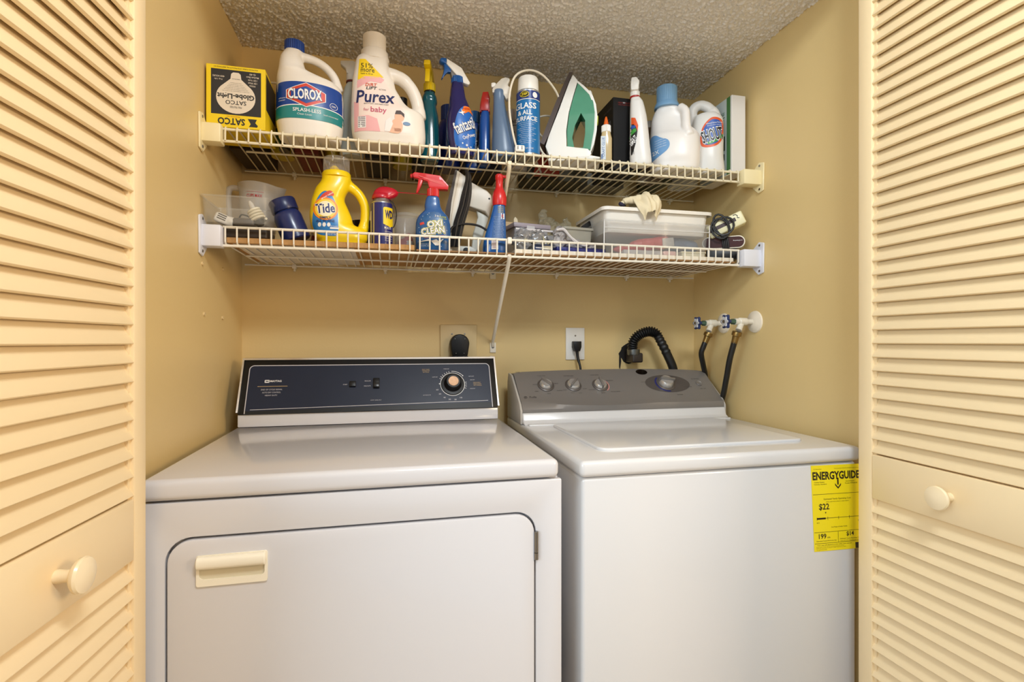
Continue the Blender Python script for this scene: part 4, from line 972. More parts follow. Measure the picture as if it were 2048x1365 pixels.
# grey tub with black lettering, behind
gt = thing('spray_can', 'pale grey can with black lettering behind the slate blue bottle', 'can', (0.8080, -0.170, UB), -12)
gv = lathe([(0, 0), (0.032, 0), (0.034, 0.004), (0.034, 0.165), (0.031, 0.170), (0.031, 0.18), (0, 0.182)], 36)
make('can_body', gv, mat('pale_grey_can', (190, 184, 178), 0.45), gt)
S = Surf(gv)
S.stick('lettering', LS(T2('PLANT CO', -0.004, 0.1400, 0.050, 0.0095, 0, 0.006), R2(-0.030, 0.128, 0.030, 0.1295, 0.006), T2('No. 4', -0.006, 0.110, 0.030, 0.010, 0, 0.01), R2(-0.031, 0.020, 0.031, 0.080, 0.006)), mat('can_black_print', (34, 32, 32), 0.5), gt, 0.0006)

# glass cleaner can
zp = thing('spray_can', 'blue aerosol can of glass cleaner with a white cap', 'can', (0.8150, -0.2900, UB), -24)
make('can_body', lathe([(0, 0), (0.031, 0), (0.0335, 0.002), (0.0330, 0.006), (0.0330, 0.180), (0.0335, 0.182), (0.0305, 0.186), (0, 0.188)], 40), mat('zinc_rim', (176, 178, 182), 0.3, metal=0.8), zp)
lv = lathe([(0.0336, 0.007), (0.0336, 0.155)], 48); lv2 = lathe([(0.0336, 0.1553), (0.0336, 0.179)], 48)
make('label', (lv[0], [f for f in lv[1] if len(f) == 4]), mat('label_sea_blue', (16, 108, 170), 0.3, var=0.05), zp)
make('label', (lv2[0], [f for f in lv2[1] if len(f) == 4]), mat('label_dark_blue', (20, 48, 120), 0.3), zp)
S = Surf(lathe([(0.0336, 0.0), (0.0336, 0.185)], 64))
ZB = zp.children[1]
S.stick('lettering', LS(T2('GLASS', -0.003, 0.1370, 0.0580, 0.0165, 0, 0.02), T2('& ALL', -0.004, 0.1180, 0.0400, 0.0130, 0, 0.02), T2('SURFACE', -0.002, 0.1010, 0.0600, 0.0130, 0, 0.02), *[T2('cleans glass, chrome and other hard surfaces', 0.0, 0.090 - 0.0052 * k, 0.050 - 0.010 * (k % 3), 0.0026) for k in range(12)],
                        R2(-0.0330, 0.1543, 0.0330, 0.1560, 0.003), T2('NET WT 19 OZ', 0.004, 0.0180, 0.030, 0.0040)), WHITEP, ZB, 0.0008)
S.stick('logo', E2(-0.005, 0.1685, 0.0130, 0.0085, 0.004), mat('logo_yellow', (232, 208, 40), 0.4), ZB, 0.0010)
S.stick('logo', E2(-0.005, 0.1685, 0.0115, 0.0070, 0.004), BLACK, ZB, 0.0014)
S.stick('lettering', T2('ZEP', -0.005, 0.1685, 0.0170, 0.0070, 0, 0.02), MATS['logo_yellow'], ZB, 0.0018)
S.stick('logo', E2(0.0225, 0.1670, 0.0055, 0.0080, 0.004), WHITEP, ZB, 0.0010)
make('cap', lathe([(0, 0.184), (0.0295, 0.184), (0.0300, 0.186), (0.0285, 0.222), (0.0265, 0.2255), (0, 0.226)], 40), WHITEPL, zp)

# iron standing on its heel
ir = thing('clothes_iron', 'white and green steam iron standing on its heel on the upper shelf', 'iron', (0.9590, -0.268, UB), -20)
def ihw(x, z): return max(0.004, 0.050 * max(0.0, 1 - (max(0, z - 0.01) / 0.262) ** 1.7) ** 0.8)
make('soleplate', prism(P2(mm([(-13, 272), (-3, 272), (-14, 240), (-45, 150), (-72, 72), (-84, 46), (-95, 52), (-60, 150), (-26, 240)]), 0.008), lambda x, z: ihw(x, z) * 1.02), mat('grey_soleplate', (96, 86, 84), 0.35, metal=0.5, var=0.12), ir)
make('skirt', bevel(prism(P2(mm([(-2, 264), (4, 256), (12, 242), (-2, 190), (-14, 142), (-21, 90), (-20, 40), (40, 30), (50, 18), (44, 6), (-66, 8), (-80, 42), (-70, 75), (-42, 150), (-12, 240)]), 0.012), lambda x, z: ihw(x, z) * 0.93), 0.003, 2, 60), WHITEPL, ir)
make('water_tank', prism(P2(mm([(13, 236), (31, 219), (46, 200), (56, 172), (60, 140), (58, 90), (48, 34), (-18, 38), (-19, 90), (-12, 142), (0, 190)]), 0.008, [mm([(21, 140), (33, 118), (33, 80), (27, 40), (2, 40), (-4, 70), (4, 105)])]), lambda x, z: min(0.030, ihw(x, z) * 0.80)), mat('green_translucent_tank', (84, 150, 122), 0.12, var=0.12, vscale=25, coat=0.5), ir)
make('handle_rim', prism(P2(mm([(12, 242), (32, 222), (52, 198), (64, 165), (68, 130), (66, 90), (58, 50), (46, 20), (40, 28), (50, 60), (57, 95), (60, 130), (56, 165), (45, 195), (28, 216), (11, 236)]), 0.01), lambda x, z: min(0.024, ihw(x, z) * 0.86)), WHITEPL, ir)
make('heel_rest', bevel(prism(P2(mm([(-72, 0), (74, 0), (76, 6), (40, 14), (-66, 16), (-74, 8)])), 0.046), 0.003, 2), WHITEPL, ir)
make('steam_button', xf(cyl(0.007, 0, 0.008), Matrix.Translation((0.044, 0, 0.208)) @ Matrix.Rotation(R(55), 4, 'Y')), WHITEPL, ir)
make('steam_button', xf(cyl(0.005, 0, 0.006), Matrix.Translation((0.026, 0, 0.226)) @ Matrix.Rotation(R(55), 4, 'Y')), WHITEPL, ir)
make('dial', xf(cyl(0.014, 0, 0.009), Matrix.Translation((0.062, 0, 0.128)) @ Matrix.Rotation(R(90), 4, 'Y')), mat('lime_dial', (206, 216, 70), 0.4), ir)
CW = mat('white_iron_cord', (232, 222, 202), 0.4)
make('cord', tube([(-0.062, -0.03, 0.012), (-0.085, -0.046, 0.020), (-0.101, -0.045, 0.050), (-0.112, -0.020, 0.085), (-0.120, 0.010, 0.100), (-0.125, 0.040, 0.090), (-0.118, 0.062, 0.050), (-0.100, 0.070, 0.004)], 0.0032, 8, 6), CW, ir)
make('cord', tube([(-0.088, 0.040, 0.095), (-0.120, 0.032, 0.140), (-0.100, 0.040, 0.165), (-0.066, 0.058, 0.168), (-0.055, 0.064, 0.12)], 0.0028, 8, 6), CW, ir)
pg = thing('power_plug', 'small white two-prong plug lying at the front of the upper shelf', 'plug', (0.7800, -0.3310, UB), -8)
make('plug_body', rbox(-0.0135, -0.010, 0.0, 0.0135, 0.010, 0.0185, 0.004, 3), WHITEPL, pg)
for x in (-0.0055, 0.0055):
    make('prong', box(x - 0.0008, -0.0125, 0.006, x + 0.0008, -0.0095, 0.0150), mat('dark_prong', (70, 62, 54), 0.4, metal=0.7), pg, False)
make('cord', tube([(0, 0.008, 0.009), (-0.006, 0.014, 0.016), (-0.018, 0.012, 0.06), (-0.027, 0.010, 0.12), (-0.025, 0.014, 0.175), (-0.008, 0.020, 0.222), (0.030, 0.030, 0.243), (0.070, 0.040, 0.236), (0.110, 0.062, 0.205), (0.135, 0.088, 0.168)], 0.003, 8, 6), CW, pg)
ot = thing('hand_tool', 'orange red tool with a steel rivet behind the white and green iron', 'tool', (0.9180, -0.160, UB), -10)
make('tool_body', bevel(prism(P2(mm([(-52, 0), (30, 0), (34, 60), (22, 116), (0, 126), (-24, 112), (-44, 70), (-40, 40)])), 0.014), 0.004, 2), mat('orange_red_plastic', (176, 56, 24), 0.35), ot)
make('rivet', mv(xf(lathe([(0, 0), (0.006, 0), (0.005, 0.002), (0, 0.003)], 16), rotm('X', 90)), -0.004, -0.014, 0.098), STEEL, ot)

# glue bottle
ge = thing('glue_bottle', 'small clear glue bottle with an orange tip', 'bottle', (1.0440, -0.308, UB), -18)
make('bottle_body', loft([(0, -0.0145, 0.0145, 0.010, 2.6), (0.003, -0.0165, 0.0165, 0.0115, 2.6), (0.070, -0.0165, 0.0165, 0.0115, 2.6), (0.080, -0.014, 0.014, 0.0115, 2.2), (0.090, -0.0125, 0.0125, 0.0115, 2.0)], 28), mat('amber_clear_glue', (206, 184, 140), 0.2, var=0.04), ge)
S = Surf(box(-0.0165, -0.0118, 0, 0.0165, 0.01, 0.08))
S.stick('label', R2(-0.0160, 0.006, -0.002, 0.074), mat('label_pale_blue', (196, 204, 210), 0.4), ge, 0.0004)
S.stick('lettering', LS(T2('CRAFT GLUE', -0.009, 0.042, 0.056, 0.0075, 90, 0.01), R2(-0.0158, 0.008, -0.010, 0.022)), mat('print_slate_blue', (78, 104, 150), 0.4), ge, 0.0008)
make('cap', ribbed(0.0130, 0.088, 0.108, 20), WHITEPL, ge)
make('tip', lathe([(0, 0.107), (0.0072, 0.107), (0.0066, 0.116), (0.0034, 0.130), (0.0018, 0.134), (0, 0.1345)], 20), mat('orange_tip', (226, 100, 26), 0.35), ge)

# black carton
bk = thing('carton', 'tall black carton beside the white and green iron', 'box', (1.1345, -0.1830, UB), 0)
KB = mat('carton_satin_black', (17, 15, 15), 0.55, spec=0.3)
make('carton_body', bevel(box(-0.0495, -0.082, 0, 0.0495, 0.082, 0.216), 0.001, 1), KB, bk, False)
MK = Matrix.Translation((0, -0.082, 0.018)) @ Matrix(((1, 0, 0, 0), (0, 0, -1, 0), (0, 1, 0, 0), (0, 0, 0, 1)))
plane('lettering', LS(T2('HEAVY DUTY', -0.013, 0.183, 0.040, 0.0045), T2('HALOGEN LAMP', -0.013, 0.177, 0.040, 0.0035)), MK, mat('print_dark_red', (150, 36, 26), 0.5), bk)
plane('lettering', T2('NEW', -0.014, 0.1835, 0.008, 0.004), MK, WHITEP, bk, 0.0007)
MK2 = Matrix.Translation((-0.0495, 0, 0.018)) @ Matrix(((0, 0, -1, 0), (-1, 0, 0, 0), (0, 1, 0, 0), (0, 0, 0, 1)))
plane('lettering', LS(T2('120V 60HZ', 0.040, 0.170, 0.060, 0.006), R2(0.050, 0.120, 0.066, 0.135), R2(0.040, 0.090, 0.060, 0.105), R2(0.030, 0.140, 0.055, 0.144)), MK2, mat('print_dim_grey', (86, 84, 88), 0.5), bk)

# white stain spray seen side on
ss = thing('spray_bottle', 'white stain remover spray bottle seen from the side with a white head', 'spray bottle', (1.1540, -0.302, UB), -25)
shr = sxr([(206, -28, -3), (196, -30, 6), (185, -31, 11), (148, -32, 20), (103, -32, 26), (58, -34, 31), (15, -32, 36)], 0.92)
shv = loft(dense(mmrows(shr, [24, 26, 26, 24, 20, 15, 13], 2.6), 4), 36)
make('bottle_body', shv, mat('white_bottle_plastic', (232, 228, 222), 0.32), ss)
S = Surf(shv)
lb = S.stick('label', P2(mm([(-31, 28), (-22, 30), (-13, 60), (-8, 95), (-9, 118), (-16, 132), (-30, 132)]), 0.005), mat('label_black', (30, 26, 26), 0.4), ss, 0.0006)
S.stick('label_edge', P2(mm([(-30, 118), (-20, 120), (-12, 108), (-8, 95), (-6, 112), (-14, 135), (-24, 139), (-31, 137)]), 0.005), mat('label_orange', (222, 88, 36), 0.4), lb, 0.0010)
S.stick('label_stripe', P2(mm([(-30, 92), (-20, 105), (-12, 104), (-11, 96), (-22, 88), (-30, 80)]), 0.005), mat('label_green', (60, 150, 60), 0.4), lb, 0.0010)
S.stick('label_stripe', P2(mm([(-30, 104), (-24, 116), (-13, 112), (-14, 106)]), 0.005), mat('label_blue', (40, 86, 170), 0.4), lb, 0.0011)
S.stick('lettering', T2('SHOUT', -0.020, 0.070, 0.026, 0.020, 40, 0.02), WHITEP, lb, 0.0012)
make('seal_ring', mv(cyl(0.0150, 0.202, 0.2075, 0.0006), -0.0145), mat('red_seal', (170, 36, 30), 0.4), ss)
make('collar', mv(cyl(0.0140, 0.206, 0.222), -0.0145), WHITEPL, ss)
make('spray_head', bevel(mv(prism(P2(mm([(-12, 220), (-13, 238), (-11, 258), (4, 259), (13, 246), (12, 240), (10, 220)])), 0.020), -0.0145), 0.004, 2), WHITEPL, ss)

# dark oval labelled bottle behind
br = thing('bottle', 'dark brown oval-labelled bottle behind the white blue-capped jug', 'bottle', (1.2560, -0.170, UB), -25)
bv = loft(dense([(0, -0.034, 0.034, 0.022, 2.3), (0.005, -0.037, 0.037, 0.025, 2.3), (0.10, -0.037, 0.037, 0.025, 2.3), (0.15, -0.026, 0.026, 0.020, 2.2), (0.175, -0.013, 0.013, 0.013, 2.0)], 4), 32)
make('bottle_body', bv, mat('brown_grey_plastic', (120, 104, 86), 0.35), br)
Surf(bv).stick('label', E2(-0.008, 0.100, 0.024, 0.036, 0.006), mat('label_dark_brown', (60, 40, 36), 0.4), br, 0.0006)
make('cap', cyl(0.0140, 0.173, 0.196), mat('dim_white_cap', (200, 196, 186), 0.4), br)

# white jug with a blue cap
bj = thing('detergent_jug', 'white jug with a pale blue screw cap and a blue label', 'jug', (1.2840, -0.264, UB), -30)
K = 0.90
jr = sxr([(206, -50, 12), (196, -58, 30), (187, -64, 44), (165, -72, 52), (141, -74, 58), (123, -76, 76), (102, -78, 86), (47, -79, 88), (22, -76, 86)], K)
jb = loft(dense(mmrows(jr, [52, 56, 52, 40, 30, 24, 24, 26, 26], 2.5), 4), 44)
jv = fuse(join(jb, tube([(0.020, -0.016, 0.196), (0.034, -0.026, 0.180), (0.037, -0.032, 0.155), (0.038, -0.036, 0.125), (0.045, -0.036, 0.100)], [0.014, 0.0135, 0.013, 0.014, 0.016], 14, 5)), 0.0026, 5)
make('jug_body', jv, mat('bright_white_plastic', (238, 232, 226), 0.34), bj)
S = Surf(jv)
JB = mat('label_sky_blue', (112, 158, 204), 0.38)
lb = S.stick('label', P2(mmc([(-74, 24), (-38, 42), (-14, 58), (-8, 74), (-14, 90), (-34, 96), (-52, 112), (-69, 106)]), 0.006), JB, bj, 0.0006)
S.stick('lettering', LS(*[T2('fresh scent fabric softener', -0.036, 0.092 - 0.0075 * k, 0.034, 0.0032, 10) for k in range(4)], T2('2X', -0.050, 0.054, 0.020, 0.012, 10, 0.01)), WHITEP, lb, 0.0010)
CC = mat('cap_powder_blue', (124, 168, 206), 0.36)
make('cap', join(ribbed(0.0305, 0.218, 0.268, 36, -0.018, 0.0004), mv(lathe([(0, 0.202), (0.0380, 0.202), (0.0380, 0.208), (0.033, 0.219), (0, 0.219)], 36), -0.018)), CC, bj)

# jug glimpsed behind with grey-white cap
wj = thing('jug', 'white capped jug glimpsed behind the blue-capped jug', 'jug', (1.3850, -0.150, UB), -30)
make('jug_body', loft(dense([(0, -0.044, 0.044, 0.034, 2.6), (0.006, -0.048, 0.048, 0.038, 2.6), (0.12, -0.048, 0.048, 0.038, 2.6), (0.175, -0.032, 0.032, 0.030, 2.2), (0.20, -0.022, 0.022, 0.022, 2)], 4), 36), mat('dim_white_plastic', (206, 202, 192), 0.4), wj)
make('cap', ribbed(0.0260, 0.198, 0.236, 30), mat('grey_white_cap', (214, 212, 204), 0.4), wj)

# stain remover jug with top handle
sj = thing('stain_remover_jug', 'white stain remover jug with a moulded top handle and oval label', 'jug', (1.3980, -0.272, UB), -32)
K = 0.84
sr = sxr([(190, -30, 30), (182, -46, 42), (165, -54, 54), (129, -58, 56), (80, -59, 56), (49, -59, 56), (15, -62, 60)], K)
sb_ = loft(dense(mmrows(sr, [38, 42, 42, 42, 40, 34, 24], 2.5), 4), 44)
sv_ = fuse(join(sb_, tube([(-0.040, 0, 0.150), (-0.045, 0, 0.195), (-0.038, 0, 0.215), (-0.018, 0, 0.222), (0.004, 0, 0.210), (0.019, 0, 0.188), (0.028, 0, 0.160)], [0.016, 0.016, 0.0155, 0.0150, 0.0155, 0.018, 0.020], 14, 5)), 0.0025, 5)
make('jug_body', sv_, mat('pearl_white_plastic', (226, 222, 216), 0.34), sj)
S = Surf(sv_)
SO = MATS['label_orange']
oc = [(-16, 76), (8, 73), (30, 80), (42, 100), (46, 130), (44, 160), (18, 168), (2, 160), (-16, 138), (-22, 110), (-21, 88)]
def shr2(pts, k, cx=12, cz=120): return [((x - cx) * k + cx, (z - cz) * k + cz) for x, z in pts]
lb = S.stick('label', P2(mmc(oc), 0.005), SO, sj, 0.0005)
S.stick('label_field', P2(mmc(shr2(oc, 0.84)), 0.005), MATS['label_blue'], lb, 0.0009)
S.stick('label_stripe', P2(mm([(-6, 88), (20, 98), (43, 116), (43, 106), (24, 90), (2, 82)]), 0.005), MATS['label_green'], lb, 0.0013)
S.stick('lettering', TO('SHOUT', 0.0125, 0.1110, 0.0600, 0.0380, 14, 0.02, 0.075), WHITEP, lb, 0.0016)
S.stick('lettering', T2('SHOUT', 0.0125, 0.1110, 0.0600, 0.0380, 14, 0.02), mat('letter_black', (22, 20, 24), 0.4), lb, 0.0021)
S.stick('lettering', LS(T2('Advanced Action Formula', 0.018, 0.1480, 0.046, 0.0050, 6, 0.005), T2('laundry stain remover', 0.020, 0.1410, 0.044, 0.0045, 6)), WHITEP, lb, 0.0016)

# white and green carton at the right end
gb = thing('carton', 'slim white carton with a green edge by the right wall', 'box', (1.4780, -0.2300, UB), 0)
make('carton_body', bevel(box(-0.024, -0.085, 0, 0.024, 0.085, 0.240), 0.0012, 1), mat('carton_white', (226, 220, 214), 0.5), gb, False)
MG = Matrix.Translation((-0.024, 0, 0)) @ Matrix(((0, 0, -1, 0), (-1, 0, 0, 0), (0, 1, 0, 0), (0, 0, 0, 1)))
GR = mat('carton_green', (70, 118, 66), 0.5)
plane('green_stripe', R2(0.060, 0.001, 0.078, 0.2390), MG, GR, gb)
plane('side_print', R2(-0.083, 0.001, 0.060, 0.2390), MG, mat('carton_pale_blue_white', (202, 210, 208), 0.5), gb, 0.0003)
plane('lettering', LS(T2('FILTER BAGS', 0.020, 0.196, 0.060, 0.010, 0, 0.01), R2(-0.02, 0.183, 0.052, 0.185), T2('vacuum style', 0.020, 0.176, 0.055, 0.006)), MG, GR, gb, 0.0007)
plane('print_spot', LS(R2(0.020, 0.08, 0.052, 0.125), R2(0.028, 0.050, 0.050, 0.070), R2(0.010, 0.130, 0.040, 0.140)), MG, mat('carton_dark_green', (40, 58, 40), 0.5), gb, 0.0008)
# yellow bottle top glimpsed through the bleach jug's handle, dark bottle behind the detergent jug
yt = thing('spray_bottle', 'yellow bottle glimpsed through the handle of the bleach jug', 'bottle', (0.2720, -0.110, UB), 0)
make('bottle_body', lathe([(0, 0), (0.024, 0), (0.026, 0.005), (0.026, 0.125), (0.017, 0.15), (0.013, 0.155), (0, 0.155)], 24), mat('amber_yellow_plastic', (200, 168, 20), 0.35), yt)
make('cap', cyl(0.0140, 0.155, 0.182), mat('yellow_cap', (236, 206, 22), 0.4), yt)
yk = thing('bottle', 'yellow bottle with a black cap behind the large baby detergent jug', 'bottle', (0.4700, -0.130, UB), 0)
make('bottle_body', lathe([(0, 0), (0.027, 0), (0.029, 0.005), (0.029, 0.150), (0.018, 0.178), (0.014, 0.182), (0, 0.182)], 24), mat('olive_yellow_plastic', (176, 160, 30), 0.35), yk)
make('cap', cyl(0.0150, 0.182, 0.2060), BLACK, yk)

# cartons added in the back row to darken the deck seen from below
def filler_carton(label, x0, x1, y0, y1, h, m, cat='box'):
    t = thing('filler_carton', label, cat, ((x0 + x1) / 2, -(y0 + y1) / 2, UB), 0, group='cartons added at the back of the upper shelf')
    dx, dy = (x1 - x0) / 2, (y1 - y0) / 2
    make('carton_body', bevel(box(-dx, -dy, 0, dx, dy, h), 0.001, 1), m, t, False)
    make('carton_lid', bevel(box(-dx - 0.0015, -dy - 0.0015, h * 0.6, dx + 0.0015, dy + 0.0015, h + 0.0015), 0.001, 1), m, t, False)
filler_carton('dark brown carton added to darken the back left of the upper shelf', 0.015, 0.104, 0.015, 0.185, 0.050, mat('flat_umber', (54, 38, 24), 0.6))
filler_carton('dull red carton added to fill the shelf behind the bleach jug', 0.180, 0.242, 0.030, 0.195, 0.055, mat('flat_dull_red', (120, 44, 34), 0.6))
filler_carton('dark grey carton added to darken the shelf behind the large baby detergent jug', 0.366, 0.436, 0.015, 0.195, 0.070, mat('flat_charcoal', (44, 40, 38), 0.6))
filler_carton('black carton added to darken the shelf behind the teal spray bottle', 0.504, 0.568, 0.015, 0.160, 0.060, mat('flat_black', (28, 26, 26), 0.6))
filler_carton('black carton added to darken the shelf behind the slim blue spray bottle', 0.650, 0.768, 0.015, 0.155, 0.055, mat('flat_soft_black', (34, 30, 30), 0.6))
filler_carton('dark olive carton added to darken the shelf behind the white and green iron', 0.855, 1.055, 0.012, 0.118, 0.045, mat('flat_olive', (60, 56, 34), 0.6))
filler_carton('grey carton added to fill the back right of the upper shelf', 1.070, 1.200, 0.012, 0.094, 0.040, mat('flat_grey', (120, 116, 104), 0.6))
filler_carton('dark green carton added to darken the back right of the upper shelf', 1.290, 1.325, 0.012, 0.190, 0.060, mat('flat_green', (70, 74, 48), 0.6))

# ------------------------------------------------------------------ lower shelf, left to right
def clear(name, c=(225, 222, 214), a=0.28, rough=0.12):
    return mat(name, c, rough, alpha=a, var=0.05, vscale=20)
def blob(parts, voxel=0.003, smooth=6, amp=0.0, sc=40):
    """soft lump fused from ellipsoids (x,y,z,rx,ry,rz)"""
    vs_ = []
    for x, y, z, a, b, c in parts:
        s = lathe([(0, -1)] + [(math.cos(R(t)), math.sin(R(t))) for t in range(-75, 90, 15)] + [(0, 1)], 18)
        vs_.append(([(x + p[0] * a, y + p[1] * b, z + p[2] * c) for p in s[0]], s[1]))
    v, f = fuse(join(*vs_), voxel, smooth)
    if amp:
        v = [tuple(Vector(p) + Vector(noise.noise_vector(Vector(p) * sc)) * amp + Vector(noise.noise_vector(Vector(p) * sc * 2.7)) * amp * 0.5) for p in v]
    return v, f
def tray(x0, y0, z0, x1, y1, z1, t=0.0016, taper=0.0, r=0.008, rim=0.0, rimh=0.004):
    """open thin-walled bin"""
    V, F = [], []
    def ring(e, z):
        pts = rrect(x0 + e, y0 + e, x1 - e, y1 - e, max(0.001, r - min(0.0, e) * 0.3), 4)
        i = len(V); V.extend((p[0], p[1], z) for p in pts); return list(range(i, i + len(pts)))
    rs = [ring(taper, z0), ring(0, z1)]
    if rim: rs += [ring(-rim, z1), ring(-rim, z1 - rimh), ring(-rim + t, z1 - rimh), ring(-rim + t, z1 - t)]
    inner = [ring(t, z1 - (t if rim else 0)), ring(taper + t, z0 + t)]
    seq = rs + inner
    n = len(rs[0])
    for a, b in zip(seq, seq[1:]):
        for i in range(n):
            j = (i + 1) % n
            F.append((a[i], a[j], b[j], b[i]))
    F.append(tuple(reversed(seq[0]))); F.append(tuple(seq[-1]))
    bm = to_bm((V, F)); bmesh.ops.recalc_face_normals(bm, faces=bm.faces[:])
    return from_bm(bm)

dbx = thing('flat_packet', 'dark flat packet under the clear bin by the left wall', 'packet', (0.074, -0.280, LB), 0)
make('packet_body', rbox(-0.062, -0.045, 0, 0.066, 0.045, 0.0290, 0.006, 3), mat('dark_umber_packet', (62, 50, 38), 0.5, var=0.2, vscale=40), dbx)
cb = thing('clear_bin', 'open clear plastic bin on the lower shelf by the left wall', 'bin', (0.0760, -0.297, LB + 0.0293), 0)
make('bin_body', tray(-0.0725, -0.068, 0, 0.0725, 0.060, 0.0640, 0.0015, 0.004, 0.008, 0.003, 0.004), clear('clear_bin_plastic', (200, 196, 186), 0.13, 0.08), cb)
CBZ = LB + 0.0293 + 0.0018
nl = thing('night_light', 'white device with dark slots lying in the clear bin', 'device', (0.0400, -0.3150, CBZ + 0.013), 0, rot=(0, R(22), R(6)))
make('device_body', fuse(join(rbox(-0.022, -0.012, -0.011, 0.016, 0.012, 0.013, 0.006, 3), xf(cyl(0.013, 0, 0.012), Matrix.Translation((0.010, 0, 0.001)) @ Matrix.Rotation(R(80), 4, 'Y'))), 0.0016, 3), WHITEPL, nl)
for k in (-0.0035, 0.0015, 0.0065):
    make('slot', rbox(-0.015, -0.0130, k + 0.001, 0.005, -0.0115, k + 0.0035, 0.0005, 1), mat('slot_dark', (44, 40, 40), 0.5), nl)
dg = thing('charger', 'dark grey plastic block lying in the clear bin', 'device', (0.0820, -0.3050, CBZ), 4)
make('block', rbox(-0.022, -0.022, 0, 0.026, 0.022, 0.0190, 0.005, 3), mat('dark_grey_plastic', (70, 64, 62), 0.35), dg)
make('lead', tube([(-0.010, -0.010, 0.018), (-0.004, -0.012, 0.028), (0.010, -0.010, 0.026), (0.018, -0.004, 0.0185)], 0.0018, 6, 4), BLACK, dg)
cf = thing('spiral_bulb', 'white spiral energy-saving bulb lying in the clear bin', 'bulb', (0.1170, -0.3100, CBZ + 0.0155), 0, rot=(0, R(-24), R(-5)))
hx = [((0.0185 - t * 0.00009) * math.cos(t * 0.42), (0.0185 - t * 0.00009) * math.sin(t * 0.42), 0.000 + t * 0.00050) for t in range(62)]
make('spiral_tube', tube(hx, 0.0032, 8), mat('warm_white_glass', (238, 230, 204), 0.2), cf)
make('bulb_base', lathe([(0, -0.012), (0.008, -0.012), (0.013, -0.004), (0.0135, 0.001), (0, 0.003)], 24), BLACK, cf)
make('tip', lathe([(0, 0.030), (0.007, 0.032), (0.006, 0.046), (0.003, 0.054), (0, 0.056)], 16), mat('pale_grey_tip', (206, 200, 190), 0.25), cf)
ppk = thing('blister_pack', 'small clear plastic pack standing in the clear bin', 'pack', (0.0980, -0.268, CBZ), 0)
make('pack_shell', tray(-0.014, -0.006, 0, 0.014, 0.006, 0.052, 0.0008, 0.0, 0.003), clear('clear_pack', (236, 234, 228), 0.35, 0.06), ppk)

pc = thing('measuring_pitcher', 'translucent measuring pitcher with red print and a spout', 'pitcher', (0.0800, -0.150, LB), 0)
def pit():
    V, F = [], []
    n = 40
    prof = [(0.036, 0.0), (0.038, 0.003), (0.044, 0.09), (0.050, 0.172), (0.0525, 0.178), (0.0505, 0.178), (0.0425, 0.09), (0.0365, 0.005)]
    for r, z in prof:
        for k in range(n):
            a = 2 * math.pi * k / n
            sp_ = max(0.0, math.cos(a)) ** 24 * (0.020 if z > 0.165 else (0.003 if z > 0.08 else 0))
            V.append(((r + sp_) * math.cos(a), r * math.sin(a), z - (0.004 * max(0, math.cos(a)) if z > 0.16 else 0)))
    for i in range(len(prof) - 1):
        for k in range(n):
            j = (k + 1) % n
            F.append((i * n + k, i * n + j, (i + 1) * n + j, (i + 1) * n + k))
    F.append(tuple(reversed(range(n)))); F.append(tuple(range((len(prof) - 1) * n, len(prof) * n)))
    return V, F
TR = clear('frosted_pitcher_plastic', (206, 200, 190), 0.40, 0.3)
pv_ = pit()
make('pitcher_body', pv_, TR, pc)
make('handle', tube([(-0.046, 0, 0.168), (-0.066, 0, 0.169), (-0.076, 0, 0.158), (-0.0765, 0, 0.120), (-0.070, 0, 0.075), (-0.044, 0, 0.066)], [0.008, 0.008, 0.0085, 0.0085, 0.008, 0.007], 12, 5), TR, pc)
Surf(lathe([(0.0362, 0), (0.0445, 0.09), (0.0505, 0.172)], 48)).stick('lettering', LS(T2('measuring & mixing pitcher', 0.002, 0.1500, 0.042, 0.0034), T2('CUPS MAX', 0.000, 0.1395, 0.038, 0.0090, 0, 0.006)), mat('pitcher_red_print', (176, 36, 34), 0.5), pc, 0.0008)

nj = thing('jar', 'navy blue plastic jar with a wide lid, tipped to the left', 'jar', (0.1980, -0.2580, LB + 0.0125), 0, rot=(0, R(-21), 0))
make('jar_body', lathe([(0, 0), (0.0325, 0), (0.0355, 0.003), (0.0360, 0.030), (0.0350, 0.062), (0.0325, 0.072), (0.0285, 0.077), (0.0285, 0.083), (0, 0.083)], 40), mat('navy_jar_plastic', (28, 42, 96), 0.28, coat=0.2), nj)
make('lid', lathe([(0, 0.078), (0.0325, 0.078), (0.0335, 0.080), (0.0335, 0.106), (0.0315, 0.1095), (0, 0.110)], 40), mat('navy_lid_plastic', (24, 36, 84), 0.32), nj)
wb = thing('small_box', 'small white and red box glimpsed beside the tipped navy jar', 'box', (0.2410, -0.155, LB), 12)
make('box_body', bevel(box(-0.022, -0.022, 0, 0.022, 0.022, 0.062), 0.001, 1), mat('box_white_pink', (208, 190, 182), 0.5), wb, False)
make('print_band', box(-0.0224, -0.0224, 0.030, 0.0224, 0.0224, 0.042), mat('box_red', (150, 44, 40), 0.5), wb, False)

